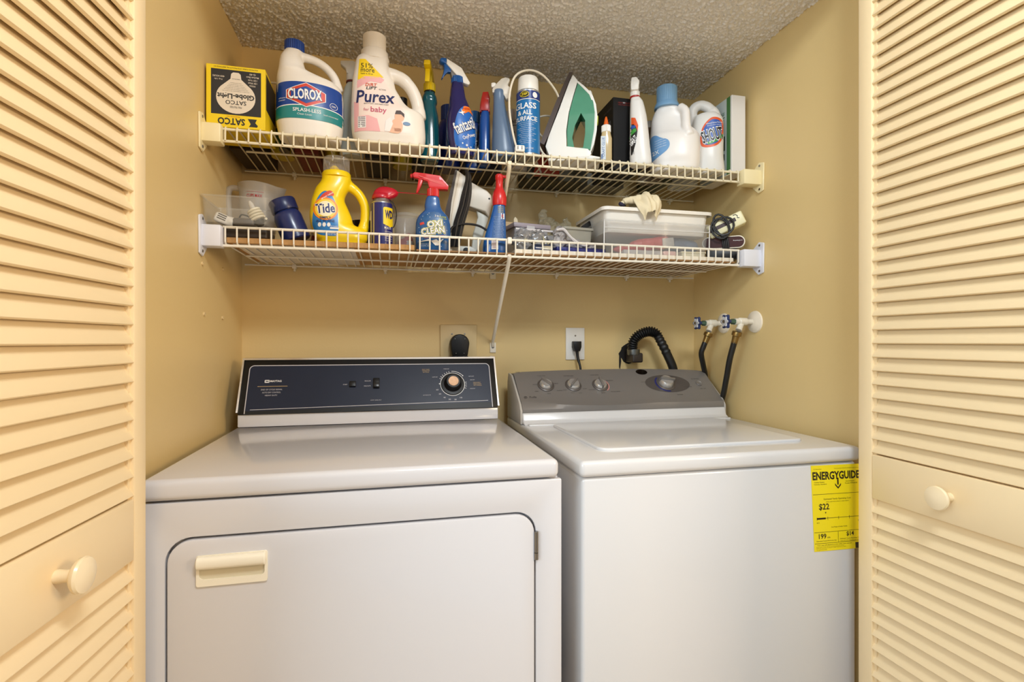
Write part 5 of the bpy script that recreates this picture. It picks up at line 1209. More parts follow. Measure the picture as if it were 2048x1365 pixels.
# yellow detergent bottle
ti = thing('detergent_bottle', 'bright yellow detergent bottle with a clear cap and a blue label', 'bottle', (0.3030, -0.2640, LB), 5)
trw = [(186, -43, 30), (170, -45, 30), (150, -58, 24), (130, -65, 15), (117, -69, 15), (97, -72, 24), (77, -74, 32), (58, -72, 38), (48, -70, 60), (38, -66, 72), (19, -60, 72), (12, -54, 68)]
tb = loft(dense(mmrows(trw, [40, 42, 42, 41, 40, 38, 36, 34, 34, 34, 32, 30], 2.4), 4), 44)
tv = fuse(join(tb, tube([(0.020, 0, 0.168), (0.030, 0, 0.160), (0.051, 0, 0.142), (0.065, 0, 0.113), (0.066, 0, 0.080), (0.060, 0, 0.042)], [0.014, 0.013, 0.012, 0.012, 0.012, 0.014], 14, 5)), 0.0024, 5)
TY = mat('detergent_yellow', (246, 212, 18), 0.3, var=0.02, coat=0.2)
make('bottle_body', tv, TY, ti)
make('collar', mv(lathe([(0, 0.180), (0.0365, 0.180), (0.0365, 0.190), (0.034, 0.194), (0, 0.194)], 40), -0.0065), TY, ti)
cp = make('cap', ribbed(0.0325, 0.1935, 0.2320, 40, -0.0065), clear('cap_clear', (208, 202, 194), 0.24, 0.1), ti)
make('inner_spout', mv(lathe([(0, 0.194), (0.014, 0.194), (0.012, 0.206), (0.006, 0.212), (0, 0.212)], 20), -0.012), TY, cp)
S = Surf(tv)
TB = mat('label_tide_blue', (40, 124, 196), 0.35, var=0.12, vscale=60)
lo_ = [(-66, 62), (-64, 40), (-50, 22), (-20, 19), (-2, 20), (-2, 60), (-4, 92), (-14, 122), (-30, 138), (-44, 132), (-58, 108)]
lb = S.stick('label', P2(mmc(lo_), 0.006), TB, ti, 0.0005)
S.stick('red_flash', P2(mmc([(-50, 112), (-42, 126), (-24, 139), (-14, 134), (-12, 124), (-26, 124), (-40, 112), (-47, 104)]), 0.006), mat('flash_tomato', (214, 66, 34), 0.4), lb, 0.0009)
S.stick('lettering', T2('great value', -0.029, 0.1235, 0.034, 0.0055, 34, 0.01), WHITEP, lb, 0.0013)
S.stick('bullseye', E2(-0.0330, 0.0890, 0.0300, 0.0300, 0.006), mat('bullseye_orange', (240, 140, 30), 0.4), lb, 0.0012)
S.stick('bullseye', E2(-0.0330, 0.0890, 0.0255, 0.0255, 0.006), mat('bullseye_yellow', (246, 208, 60), 0.4), lb, 0.0016)
S.stick('bullseye', E2(-0.0330, 0.0890, 0.0200, 0.0200, 0.006), mat('bullseye_cream', (246, 236, 200), 0.4), lb, 0.0020)
S.stick('lettering', TO('Tide', -0.0330, 0.0900, 0.0450, 0.0250, 6, 0.02, 0.06), WHITEP, lb, 0.0023)
S.stick('lettering', LS(T2('Tide', -0.0330, 0.0900, 0.0450, 0.0250, 6, 0.02), T2('SIMPLY', -0.0330, 0.0655, 0.0270, 0.0062, 0, 0.015), T2('ALL IN ONE', -0.0330, 0.0575, 0.0440, 0.0062, 0, 0.015)), mat('tide_navy_letters', (30, 40, 104), 0.4), lb, 0.0026)
S.stick('lettering', LS(*[E2(-0.047 + 0.011 * k, 0.0480, 0.0042, 0.0055, None, 14) for k in range(3)], R2(-0.022, 0.0370, 0.000, 0.0415, 0.006), T2('32 loads', -0.012, 0.0445, 0.018, 0.0032), T2('laundry detergent', -0.030, 0.0300, 0.044, 0.0035), T2('46 FL OZ 1.36 L', -0.018, 0.0235, 0.026, 0.0042)), WHITEP, lb, 0.0014)

# dark mug behind
mg = thing('mug', 'black mug glimpsed through the yellow bottle handle', 'mug', (0.3600, -0.160, LB), 0)
make('mug_body', lathe([(0, 0), (0.032, 0), (0.034, 0.004), (0.036, 0.090), (0.034, 0.090), (0.032, 0.006), (0, 0.006)], 32), mat('black_glaze', (38, 36, 34), 0.2, var=0.4, vscale=120), mg)
make('handle', tube([(0.034, 0, 0.075), (0.052, 0, 0.070), (0.054, 0, 0.035), (0.034, 0, 0.022)], 0.005, 8, 5), MATS['black_glaze'], mg)

# lubricant can
wd = thing('spray_can', 'navy lubricant can with a red cap and a thin red straw', 'can', (0.4130, -0.2660, LB), 0)
make('can_body', lathe([(0, 0), (0.027, 0), (0.0285, 0.002), (0.0285, 0.118), (0.0275, 0.121), (0.0235, 0.126), (0.0215, 0.132), (0, 0.134)], 40), mat('can_aluminium', (190, 190, 192), 0.28, metal=0.9), wd)
wl = lathe([(0.0289, 0.003), (0.0289, 0.117)], 48)
lb = make('label', (wl[0], [f for f in wl[1] if len(f) == 4]), mat('lubricant_navy', (34, 36, 108), 0.28, coat=0.2), wd)
S = Surf(lathe([(0.0289, 0.0), (0.0289, 0.12)], 64))
WY = mat('shield_yellow', (244, 212, 26), 0.4)
S.stick('shield', P2(mm([(4, 60), (4, 102), (7, 105), (27.5, 105), (28.6, 58), (22, 53)]), 0.003), WY, lb, 0.0006)
S.stick('lettering', T2('WD', 0.0180, 0.0860, 0.0190, 0.0230, 0, 0.05), mat('lubricant_letters', (26, 28, 90), 0.4), lb, 0.0010)
S.stick('side_panel', J2(R2(-0.0286, 0.006, -0.0262, 0.096, 0.003)), WHITEP, lb, 0.0006)
S.stick('side_panel', R2(-0.0215, 0.004, -0.0185, 0.116, 0.003), mat('pale_gold_stripe', (196, 180, 120), 0.4), lb, 0.0006)
S.stick('lettering', LS(T2('MULTI', 0.015, 0.0500, 0.016, 0.006, 0, 0.01), *[T2('use product', 0.017, 0.040 - 0.006 * k, 0.018, 0.0032) for k in range(5)], R2(0.008, 0.028, 0.026, 0.029, 0.004)), WHITEP, lb, 0.0008)
RC = mat('lubricant_cap_red', (190, 24, 48), 0.3, coat=0.2)
capv = fuse(join(mv(lathe([(0, 0.130), (0.0250, 0.130), (0.0255, 0.134), (0.024, 0.142), (0, 0.146)], 30), -0.001),
                 loft(dense([(0.134, -0.024, 0.030, 0.020, 2.2), (0.144, -0.023, 0.042, 0.018, 2.2), (0.154, -0.019, 0.043, 0.015, 2.2), (0.162, -0.010, 0.032, 0.010, 2.2), (0.166, 0.0, 0.018, 0.004, 2.0)], 4), 28)), 0.0018, 4)
make('cap', capv, RC, wd)
make('straw', tube([(0.036, -0.004, 0.152), (0.124, -0.012, 0.1495)], 0.0011, 6), RC, wd)
make('valve_wire', tube([(0.020, -0.012, 0.128), (0.030, -0.018, 0.118), (0.038, -0.016, 0.095), (0.036, -0.008, 0.07), (0.030, -0.004, 0.055)], 0.0012, 6, 4), BLACK, wd)

# clear cup
cu = thing('plastic_tub', 'clear plastic tub holding small red and white odds and ends', 'tub', (0.4790, -0.200, LB), 0)
cuv = lathe([(0, 0), (0.029, 0), (0.031, 0.003), (0.0345, 0.098), (0.0375, 0.1), (0.0375, 0.108), (0.036, 0.108), (0.034, 0.1), (0.0300, 0.004), (0, 0.004)], 36)
make('tub_body', cuv, clear('tub_clear', (206, 202, 198), 0.2, 0.1), cu)
thing_c = thing('paper_scrap', 'red and white crumpled packet inside the clear tub', 'packet', (0.4790, -0.200, LB + 0.0055), 0)
make('packet_body', blob([(-0.006, -0.004, 0.018, 0.018, 0.014, 0.017), (0.008, 0.004, 0.034, 0.013, 0.013, 0.018)], 0.0028, 3, 0.004, 70), mat('packet_red', (186, 64, 62), 0.5, var=0.3, vscale=50), thing_c)
make('packet_fold', blob([(0.006, -0.008, 0.016, 0.014, 0.010, 0.014)], 0.0028, 3, 0.004, 80), mat('packet_white', (222, 220, 222), 0.5), thing_c)

# stain spray bottle
ox = thing('spray_bottle', 'blue stain remover spray bottle with a large red trigger head', 'spray bottle', (0.5470, -0.2980, LM), -4)
orow = [(150, -13, 13), (143, -18, 17), (125, -22, 20), (112, -22, 25), (103, -30, 33), (94, -38, 40), (84, -43, 44), (67, -46, 47), (33, -46, 47), (10, -45, 46)]
ov = loft(dense(mmrows(orow, [22, 25, 26, 25, 23, 21, 18, 15, 14, 12], 2.9), 4), 44)
OB = mat('oxygen_blue_plastic', (44, 92, 156), 0.25, coat=0.2)
make('bottle_body', ov, OB, ox)
S = Surf(ov)
lb = S.stick('label', P2([(x / 1000, z / 1000) for x, z in [(-41, 6), (41, 6), (42, 40), (42, 70), (37, 86), (24, 99), (4, 104), (-18, 99), (-34, 86), (-42, 68), (-42, 40)]], 0.005), mat('label_deep_sea', (30, 84, 138), 0.32, var=0.3, vscale=130, detail=5), ox, 0.0005)
OY = mat('label_lemon', (246, 238, 130), 0.4); OK_ = mat('label_ink', (20, 26, 50), 0.4)
S.stick('lettering', LS(TO('OXI', 0.0050, 0.0700, 0.0380, 0.0165, 8, 0.02, 0.11), TO('CLEAN', 0.0000, 0.0520, 0.0600, 0.0170, 8, 0.02, 0.11)), OY, lb, 0.0010)
S.stick('lettering', LS(TO('OXI', 0.0052, 0.0698, 0.0380, 0.0165, 8, 0.02, 0.06), TO('CLEAN', 0.0002, 0.0518, 0.0600, 0.0170, 8, 0.02, 0.06)), OK_, lb, 0.0014)
S.stick('lettering', LS(T2('OXI', 0.0050, 0.0700, 0.0380, 0.0165, 8, 0.02), T2('CLEAN', 0.0000, 0.0520, 0.0600, 0.0170, 8, 0.02), T2('3 in 1', 0.012, 0.0920, 0.014, 0.0060, 0, 0.01),
                        P2([(-0.040, 0.022), (-0.010, 0.030), (0.006, 0.014), (0.014, 0.014), (0.028, 0.032), (0.014, 0.026), (0.009, 0.030), (-0.004, 0.026)], 0.004)), WHITEP, lb, 0.0018)
S.stick('lettering', T2('STAIN FIGHTER', 0.004, 0.0360, 0.0520, 0.0070, 4, 0.015), mat('label_brick', (190, 60, 40), 0.4), lb, 0.0022)
S.stick('lettering', LS(T2('POWER', 0.026, 0.0895, 0.018, 0.0042), T2('laundry stain', 0.026, 0.0845, 0.020, 0.0032)), mat('label_lime', (206, 214, 60), 0.4), lb, 0.0012)
S.stick('flash', P2(mm([(-34, 72), (-24, 75), (-22, 69), (-33, 66)]), 0.005), mat('flash_vermilion', (206, 62, 46), 0.4), lb, 0.0010)
S.stick('lettering', LS(T2('removes tough stains', -0.020, 0.0170, 0.030, 0.003), T2('21.5 FL OZ', -0.020, 0.0125, 0.020, 0.003), *[E2(x / 1000, z / 1000, 0.0008, 0.0008, None, 8) for x, z in ((-30, 82), (-26, 90), (-14, 95), (-8, 88), (30, 76), (-36, 60), (36, 55), (-34, 48), (-28, 30), (34, 24), (22, 12), (30, 44), (-10, 99), (-38, 36))]), WHITEP, lb, 0.0012)
OR = mat('trigger_scarlet', (206, 34, 36), 0.32, coat=0.15)
make('collar', ribbed(0.0155, 0.1480, 0.1700, 24, 0.0005), OR, ox)
hd = prism(P2(mm([(-54, 206), (-48, 211), (19, 204), (42, 178), (40, 168), (19, 168), (2, 168), (-10, 172), (-14, 187), (-31, 193), (-51, 197)]), 0.008), lambda x, z: 0.0105 if x > -0.03 else 0.0085)
h = make('spray_head', bevel(hd, 0.003, 2, 50), OR, ox)
make('nozzle', xf(cyl(0.0055, 0, 0.007), Matrix.Translation((-0.053, 0, 0.2025)) @ Matrix.Rotation(R(-90), 4, 'Y')), OR, h)
make('ridge', join(*[prism(L2([(-0.036 + 0.012 * k, 0.200 - 0.0045 * k), (0.032, 0.178 + 0.003 * (2 - k))], 0.0016), 0.0112) for k in range(3)]), mat('trigger_pink_edge', (228, 96, 92), 0.32), h)
make('trigger', bevel(prism(P2(mm([(-38, 195), (-25, 193), (-31, 175), (-41, 155), (-45, 156), (-41, 175)])), 0.0075), 0.002, 2), OR, ox)

# old white iron with a black cord
i2 = thing('clothes_iron', 'white travel iron wrapped in its black cord on the lower shelf', 'iron', (0.6560, -0.2200, LM), -7)
def q2(pts): return tr(pts, 7.18, 880, 330, 940, 1.427, 242.6)
IW = mat('ivory_iron_plastic', (226, 218, 202), 0.38)
make('soleplate', prism(P2(q2([(235, 110), (262, 104), (175, 560), (130, 1000), (130, 1268), (105, 1268), (95, 690)])), 0.036), mat('dark_iron_sole', (66, 56, 50), 0.35, metal=0.5), i2)
make('skirt', bevel(prism(P2(q2([(262, 104), (392, 195), (330, 480), (230, 900), (190, 1268), (132, 1268), (132, 1000), (178, 560)])), 0.034), 0.002, 2, 50), IW, i2)
make('skirt_line', prism(L2(q2([(298, 150), (215, 560), (165, 900)]), 0.0009), 0.0346), mat('tan_seam', (176, 150, 112), 0.5), i2)
make('iron_body', bevel(prism(P2(q2([(385, 195), (470, 255), (690, 370), (750, 430), (768, 540), (722, 750), (660, 668), (560, 640), (420, 600), (300, 590)])), 0.026), 0.004, 3, 40), IW, i2)
make('handle', bevel(prism(P2(q2([(540, 640), (722, 735), (640, 1000), (580, 1180), (530, 1262), (455, 1262), (475, 1150), (490, 980), (560, 740)])), 0.014), 0.004, 3, 40), mat('pale_grey_iron_handle', (206, 206, 196), 0.38), i2)
make('heel', bevel(prism(P2(q2([(180, 1140), (330, 1165), (460, 1168), (545, 1225), (525, 1268), (180, 1268)])), 0.020), 0.003, 2, 40), MATS['pale_grey_iron_handle'], i2)
make('heel_knob', mv(xf(lathe([(0, 0), (0.009, 0), (0.008, 0.003), (0, 0.0035)], 20), rotm('X', 90)), q2([(392, 1232)])[0][0], -0.020, q2([(392, 1232)])[0][1]), BLACK, i2)
make('screw', mv(xf(lathe([(0, 0), (0.0028, 0), (0.002, 0.001), (0, 0.001)], 12), rotm('X', 90)), q2([(722, 487)])[0][0], -0.0262, q2([(722, 487)])[0][1]), BLACK, i2)
CK = mat('black_cord', (30, 27, 26), 0.5)
strands = []
for k in range(7):
    o = k * 17
    P = q2([(385 + o * 0.55, 110 + o * 0.6), (400 + o * 0.5, 230), (345 + o * 1.05, 430), (300 + o * 1.2, 620), (235 + o * 1.25, 830), (205 + o * 1.2, 980), (180 + o * 1.0, 1200)])
    strands.append(tube([(p[0], -0.038 - 0.0035 * (k % 3) - 0.002 * math.sin(j * 1.3 + k), p[1]) for j, p in enumerate(P)], 0.0034, 7, 4))
make('cord_wrap', join(*strands), CK, i2)
P = q2([(165, 1000), (200, 930), (300, 890), (430, 880), (560, 900), (660, 950), (700, 1000), (690, 1050)])
make('cord_loop', tube([(p[0], -0.046, p[1]) for p in P], 0.0032, 8, 5), CK, i2)

# red pump bottle
rp = thing('pump_bottle', 'blue bottle with a tall red pump top on the lower shelf', 'bottle', (0.7200, -0.3000, LM), -11)
rrow = [(138, -7, 25), (130, -8, 25), (95, -17, 27), (53, -30, 28), (25, -36, 29), (8, -38, 29)]
rv = loft(dense(mmrows(rrow, [24, 24, 22, 19, 16, 15], 2.5), 4), 40)
make('bottle_body', rv, mat('azure_plastic', (20, 92, 170), 0.22, coat=0.3), rp)
S = Surf(rv)
lb = S.stick('label', P2(mm([(-14, 8), (24, 8), (24, 60), (22, 132), (5, 132), (-4, 95), (-10, 60)]), 0.006), mat('label_dusk_blue', (44, 90, 150), 0.35), rp, 0.0005)
S.stick('lettering', LS(*[T2('directions spray stain', 0.006 + 0.002 * (k % 3), 0.100 - 0.0045 * k, 0.024, 0.0026) for k in range(14)]), mat('print_pale_blue', (170, 190, 214), 0.4), lb, 0.0010)
S.stick('lettering', LS(*[T2('active', 0.013, 0.128 - 0.005 * k, 0.014, 0.0034) for k in range(4)]), mat('print_mustard', (196, 178, 70), 0.4), lb, 0.0010)
S.stick('barcode', LS(R2(-0.012, 0.010, 0.006, 0.036, 0.006), R2(0.0135, 0.094, 0.0225, 0.110)), WHITEP, lb, 0.0010)
S.stick('barcode', LS(*[R2(-0.010, 0.013 + 0.004 * k, 0.004, 0.0148 + 0.004 * k) for k in range(5)]), mat('barcode_red_grey', (150, 110, 120), 0.5), lb, 0.0014)
S.stick('lettering', T2('R', 0.018, 0.102, 0.005, 0.009, 0, 0.03), mat('print_crimson', (180, 50, 60), 0.4), lb, 0.0014)
make('pump_top', mv(lathe([(0, 0.134), (0.0185, 0.134), (0.0200, 0.140), (0.0200, 0.158), (0.0165, 0.172), (0.0110, 0.182), (0.0100, 0.190), (0.0100, 0.206), (0.0115, 0.208), (0.0115, 0.218), (0.009, 0.221), (0, 0.221)], 36), 0.0095), OR, rp)
make('nozzle', xf(cyl(0.0042, 0, 0.019), Matrix.Translation((0.017, -0.004, 0.2145)) @ Matrix.Rotation(R(92), 4, 'Y')), OR, rp)

# ------------------------------------------------------------------ clutter right of the strut
org = thing('organizer_box', 'clear plastic box with a purple grey lid right of the red-topped bottle', 'box', (0.8280, -0.170, LR), 10)
make('box_body', tray(-0.055, -0.070, 0, 0.055, 0.060, 0.078, 0.0016, 0.004, 0.006), clear('organizer_clear', (210, 208, 214), 0.4, 0.15), org)
make('lid', bevel(join(box(-0.060, -0.076, 0.078, 0.060, 0.065, 0.092)), 0.003, 2), mat('lid_purple_grey', (158, 148, 158), 0.4), org)
make('latch', bevel(box(-0.020, -0.079, 0.062, 0.006, -0.0755, 0.084), 0.001, 1), clear('latch_clear', (220, 220, 224), 0.6), org)
ob = thing('metal_parts_bag', 'bag of small grey metal parts in front of the purple grey lidded box', 'bag', (0.8380, -0.2780, LR), 8)
BAG = mat('silver_bag_plastic', (150, 150, 152), 0.16, var=0.4, vscale=60, detail=6, metal=0.35)
make('bag_body', blob([(-0.038, 0, 0.032, 0.032, 0.020, 0.032), (0.006, 0, 0.034, 0.034, 0.020, 0.034), (0.042, 0.004, 0.028, 0.026, 0.018, 0.028)], 0.003, 3, 0.008, 55), BAG, ob)
make('bag_seal', bevel(box(-0.060, -0.004, 0.062, 0.056, -0.001, 0.068), 0.001, 1), mat('seal_pale', (206, 202, 206), 0.35), ob)
for x, z, r in ((-0.030, 0.030, 20), (0.012, 0.020, -60), (0.020, 0.034, 75), (-0.008, 0.022, 40), (0.040, 0.030, -30)):
    make('hook', xf(bevel(box(-0.012, -0.002, -0.003, 0.012, 0.002, 0.003), 0.001, 1), Matrix.Translation((x, -0.019, z)) @ Matrix.Rotation(R(r), 4, 'Y')), mat('olive_grey_metal', (138, 138, 120), 0.35, metal=0.4), ob)
sp_ = thing('packet', 'small navy and white packet lying behind the lower shelf lip', 'packet', (0.8480, -0.3160, LR), 6)
make('packet_body', rbox(-0.026, -0.008, 0, 0.030, 0.008, 0.017, 0.002, 2), mat('packet_ink_blue', (40, 56, 96), 0.35), sp_)
make('packet_stripe', xf(box(0.000, -0.0087, 0.003, 0.029, -0.0081, 0.013), Matrix.Identity(4)), mat('packet_pearl', (226, 222, 206), 0.35), sp_, False)
make('packet_stripe', xf(box(-0.022, -0.0087, 0.005, -0.004, -0.0081, 0.008), Matrix.Identity(4)), mat('packet_silver', (206, 206, 214), 0.35), sp_, False)
wr = thing('carton', 'flat cream carton lying on top of the purple grey lidded box', 'box', (0.7960, -0.140, LR + 0.0922), 14)
make('carton_body', bevel(box(-0.028, -0.030, 0, 0.028, 0.030, 0.018), 0.001, 1), mat('carton_kraft', (196, 170, 132), 0.55), wr, False)
tcp = thing('paper_tag', 'small white paper tag standing on the cream carton', 'tag', (0.8120, -0.155, LR + 0.1104), 20)
make('tag_body', bevel(prism(P2(mm([(-7, 0), (8, 0), (5, 14), (-3, 20), (-8, 12)])), 0.0012), 0.0004, 1), mat('tag_ivory', (236, 226, 200), 0.5), tcp)
bl = thing('plastic_bag', 'crumpled clear plastic bag standing behind the grey tub on the lower shelf', 'bag', (0.9200, -0.110, LR), 0)
make('bag_body', blob([(0.0, 0, 0.050, 0.038, 0.030, 0.050), (0.004, 0, 0.112, 0.030, 0.022, 0.036), (0.034, 0.0, 0.105, 0.032, 0.022, 0.028), (-0.006, 0, 0.150, 0.012, 0.010, 0.024), (0.070, 0, 0.118, 0.016, 0.010, 0.026)], 0.0032, 2, 0.012, 44), clear('bag_clear', (196, 186, 158), 0.42, 0.08), bl)
gt2 = thing('plastic_tub', 'translucent grey tub with a pale rim left of the lidded clear bin', 'tub', (0.9760, -0.205, LR), 8)
make('tub_body', tray(-0.048, -0.045, 0, 0.048, 0.045, 0.086, 0.0018, 0.006, 0.008, 0.004, 0.007), clear('tub_grey_clear', (190, 184, 168), 0.62, 0.25), gt2)
cr = thing('crumpled_wrapper', 'crumpled pale plastic wrapper in front of the grey tub', 'wrapper', (0.9450, -0.280, LR + 0.0125), 0)
make('wrapper_body', blob([(-0.034, 0, 0.030, 0.022, 0.018, 0.034), (0.002, 0, 0.016, 0.032, 0.018, 0.017), (0.044, 0.002, 0.012, 0.030, 0.016, 0.012)], 0.003, 2, 0.008, 60), mat('wrapper_silver', (168, 162, 160), 0.25, var=0.3, vscale=50, detail=5), cr)
make('wrapper_edge', tube([(-0.048, -0.018, 0.052), (-0.028, -0.021, 0.054), (-0.010, -0.024, 0.034), (0.010, -0.025, 0.018), (0.034, -0.022, 0.010), (0.052, -0.019, 0.018)], [0.003, 0.0045, 0.0038, 0.0048, 0.0036, 0.003], 7, 4), mat('wrapper_white', (214, 208, 206), 0.3), cr)
nb = thing('flat_box', 'flat navy blue box lying under the crumpled wrapper', 'box', (0.9600, -0.290, LR), 4)
make('box_body', rbox(-0.075, -0.035, 0, 0.075, 0.035, 0.0120, 0.002, 2), mat('flat_box_navy', (38, 44, 120), 0.4), nb)
bs = thing('strap', 'black strap standing between the grey tub and the lidded clear bin', 'strap', (1.0310, -0.170, LR), 0)
make('strap_band', bevel(prism(P2(mm([(-12, 0), (6, 0), (4, 60), (2, 85), (22, 104), (14, 126), (-6, 112), (-22, 98), (-18, 86), (-8, 80)])), 0.008), 0.001, 1), mat('black_webbing', (24, 20, 18), 0.7), bs)

# lidded clear bin with a white tray
bn = thing('storage_bin', 'long clear plastic bin with a white tray set into its top', 'bin', (1.2190, -0.1800, LR), 0)
BC = clear('storage_bin_clear', (200, 197, 194), 0.17, 0.1)
make('bin_body', tray(-0.178, -0.118, 0, 0.172, 0.118, 0.104, 0.002, 0.008, 0.012, 0.005, 0.006), BC, bn)
make('bin_ledge', tube([(-0.176, -0.1185, 0.080), (0.170, -0.1185, 0.080)], 0.0012, 6), mat('bin_ledge_plastic', (226, 222, 218), 0.2), bn)
for x in (-0.176, 0.170):
    make('bin_corner', tube([(x, -0.1150, 0.004), (x, -0.1170, 0.102)], 0.0018, 6), MATS['bin_ledge_plastic'], bn)
wt = thing('white_tray', 'white plastic tray resting in the long clear bin', 'tray', (1.2190, -0.1800, LR + 0.070), 0)
make('tray_body', tray(-0.172, -0.112, 0.0, 0.174, 0.112, 0.072, 0.0022, 0.008, 0.018, 0.010, 0.010), mat('tray_white', (242, 236, 226), 0.35, sss=0.05), wt)
rpk = thing('packet', 'long red packet in the long clear bin', 'packet', (1.1950, -0.262, LR + 0.030), 0, rot=(0, R(-7), 0))
make('packet_body', blob([(-0.060, 0, 0.006, 0.050, 0.016, 0.012), (0.0, 0, 0.012, 0.060, 0.018, 0.019), (0.050, 0, 0.014, 0.040, 0.018, 0.021)], 0.0028, 3, 0.002, 60), mat('packet_coral', (190, 62, 58), 0.4), rpk)
make('packet_label', rbox(0.046, -0.0205, -0.002, 0.084, -0.0170, 0.024, 0.001, 1), mat('packet_grey_label', (176, 172, 166), 0.5, var=0.25, vscale=160), rpk)
bcl = thing('cloth', 'folded slate blue cloth in the long clear bin', 'cloth', (1.3290, -0.235, LR + 0.0215), 0)
make('cloth_body', blob([(-0.028, 0, 0.022, 0.040, 0.034, 0.022), (0.020, 0, 0.022, 0.036, 0.034, 0.022), (-0.010, 0, 0.036, 0.042, 0.028, 0.014)], 0.003, 4, 0.003, 40), mat('cloth_slate_blue', (88, 104, 126), 0.8), bcl)
pp = thing('paper_pack', 'white paper packs lying at the bottom of the long clear bin', 'paper', (1.2200, -0.250, LR + 0.0025), 0)
make('pack', rbox(-0.11, -0.035, 0, 0.015, 0.035, 0.018, 0.003, 2), mat('paper_grey_white', (196, 190, 186), 0.6, var=0.3, vscale=50), pp)
make('pack', rbox(0.018, -0.040, 0, 0.060, 0.035, 0.018, 0.003, 2), mat('paper_pink_white', (216, 180, 172), 0.6, var=0.3, vscale=50), pp)
ib = thing('small_box', 'small open cream box in the right of the long clear bin', 'box', (1.3400, -0.250, LR + 0.0025), 0)
make('box_body', tray(-0.042, -0.040, 0, 0.040, 0.050, 0.018, 0.002, 0.002, 0.003, 0.002, 0.003), mat('box_cream', (226, 216, 190), 0.5), ib)
gv_ = thing('glove', 'crumpled cream cotton glove draped over the white tray', 'glove', (1.1720, -0.2870, LR + 0.1450), 0)
def cloth():
    V, F = [], []
    nu, nv = 44, 40
    path = smooth_path([(0, 0.040, 0.006), (0, 0.028, 0.026), (0, 0.010, 0.044), (0, -0.008, 0.042), (0, -0.024, 0.024), (0, -0.032, 0.006), (0, -0.033, -0.016)], 8)
    for j in range(nv + 1):
        t = j / nv
        p = path[min(len(path) - 1, int(t * (len(path) - 1) + 0.5))]
        w = 0.030 + 0.016 * math.sin(math.pi * min(1, t * 1.15)) - 0.010 * max(0, t - 0.8) / 0.2
        for i in range(nu + 1):
            u = 2 * i / nu - 1
            fold = 0.0045 * math.sin(u * 7 + t * 5.5) + 0.0030 * math.sin(u * 13 - t * 9) + 0.005 * noise.noise(Vector((u * 2.2, t * 3.5, 4.1)))
            nrm = Vector((u * 0.5, -0.55 if t > 0.5 else 0.3, 0.8 - 0.6 * max(0, t - 0.5)))
            q = Vector((0.012 + u * w, p.y + 0.010 * u * u, p.z - 0.022 * u * u)) + nrm * fold
            V.append(tuple(q))
    for j in range(nv):
        for i in range(nu):
            k = j * (nu + 1) + i
            F.append((k, k + 1, k + nu + 2, k + nu + 1))
    return V, F
g_ = make('glove_body', cloth(), mat('cotton_cream', (236, 220, 184), 0.85, var=0.06, bump=0.4, bscale=500), gv_, True, 180)
gm = g_.modifiers.new('thickness', 'SOLIDIFY'); gm.thickness = 0.0022
make('glove_finger', tube([(-0.010, 0.000, 0.026), (-0.030, 0.004, 0.024), (-0.050, 0.010, 0.022), (-0.064, 0.014, 0.014)], [0.015, 0.012, 0.010, 0.006], 12, 5), MATS['cotton_cream'], gv_)
make('glove_cuff', tube([(-0.062, 0.000, 0.006), (-0.068, 0.012, 0.012), (-0.058, 0.022, 0.016), (-0.046, 0.022, 0.014)], [0.004, 0.006, 0.006, 0.005], 8, 4), mat('cuff_navy', (48, 44, 66), 0.8), gv_)

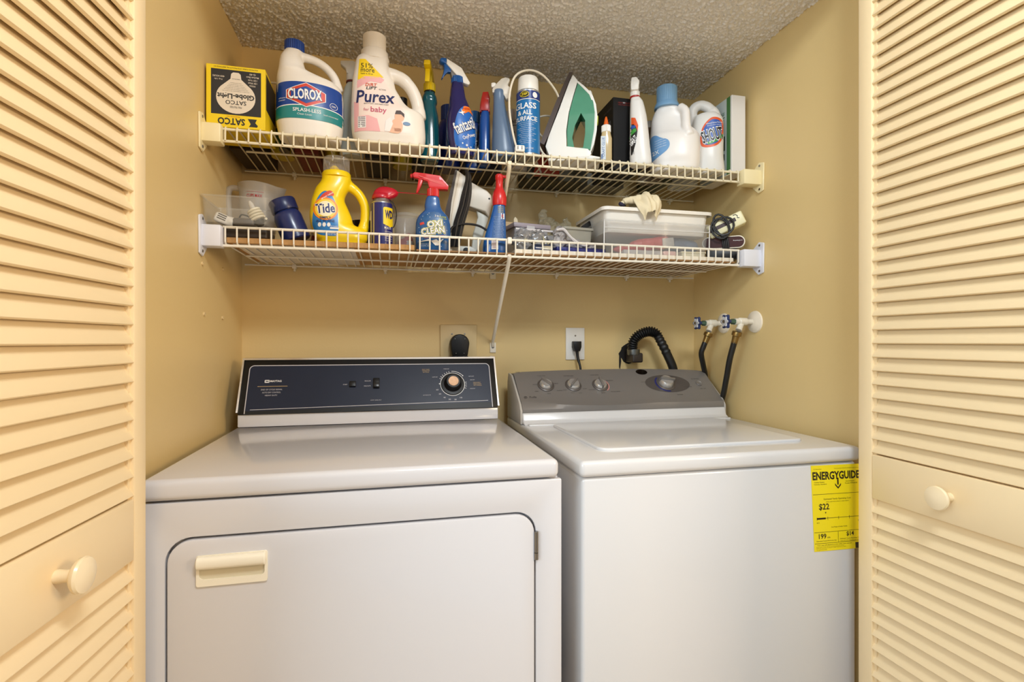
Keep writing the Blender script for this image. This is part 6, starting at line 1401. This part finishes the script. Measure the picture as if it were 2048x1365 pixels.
# chargers at the right end
bx2 = thing('black_case', 'flat black case under the oval charger at the right end', 'case', (1.4450, -0.275, LR), -30)
make('case_body', rbox(-0.045, -0.025, 0, 0.045, 0.025, 0.0320, 0.003, 2), mat('case_black', (26, 24, 22), 0.4), bx2)
ov_ = thing('oval_charger', 'oval dark red charger with a white rim wrapped in black cord', 'charger', (1.4450, -0.285, LR + 0.0322), -33)
st = rrect(-0.062, 0.001, 0.062, 0.040, 0.0190, 8)
si = rrect(-0.0585, 0.0045, 0.0585, 0.0365, 0.0158, 8)
make('rim', bevel(prism(P2(st), 0.014), 0.002, 2, 40), mat('rim_ivory', (236, 228, 208), 0.4), ov_)
fc = make('face', mv(prism(P2(si), 0.0012), 0, -0.0146, 0), mat('face_dark_maroon', (66, 30, 26), 0.22, var=0.3, vscale=20), ov_)
make('lettering', mv(([(p[0], 0, p[1]) for p in T2('Remington', 0.041, 0.024, 0.026, 0.0042)[0]], T2('Remington', 0.041, 0.024, 0.026, 0.0042)[1]), 0, -0.0162, 0), WHITEP, fc)
make('cord_band', join(*[tube([(0.000 + 0.005 * k, -0.0175, 0.001), (-0.002 + 0.005 * k, -0.0195, 0.020), (-0.006 + 0.0048 * k, -0.0175, 0.041), (-0.006 + 0.0048 * k, 0.010, 0.0425), (0.0 + 0.005 * k, 0.0165, 0.02)], 0.0029, 7, 4) for k in range(4)]), CK, ov_)
ad = thing('power_adapter', 'cream power adapter with a brown stripe and looped black cord', 'charger', (1.4460, -0.296, LR + 0.1020), 0, rot=(0, R(-24), R(-33)))
ad.scale = (1.22, 1.22, 1.22)
make('adapter_body', rbox(-0.044, -0.016, -0.015, 0.046, 0.016, 0.019, 0.004, 3), mat('adapter_cream', (232, 224, 182), 0.4), ad)
make('adapter_stripe', rbox(-0.042, -0.0166, -0.001, 0.026, -0.0155, 0.0085, 0.0004, 1), mat('stripe_dark_brown', (58, 30, 26), 0.4), ad)
make('print_mark', mv(prism(L2([(0.024, 0.015), (0.030, 0.0145), (0.033, 0.010), (0.031, 0.005), (0.035, 0.003)], 0.0016), 0.0004), 0, -0.0166, 0), BLACK, ad)
for dx, dz, rx_, rz_ in ((-0.010, 0.004, 0.016, 0.030), (-0.016, -0.002, 0.020, 0.026), (-0.006, 0.0, 0.024, 0.022)):
    P = [(dx + rx_ * math.cos(R(a)), -0.0205 - 0.002 * math.sin(R(a * 2)), dz + rz_ * math.sin(R(a))) for a in range(0, 361, 24)]
    make('cord_loop', tube(P, 0.0026, 7), CK, ad)
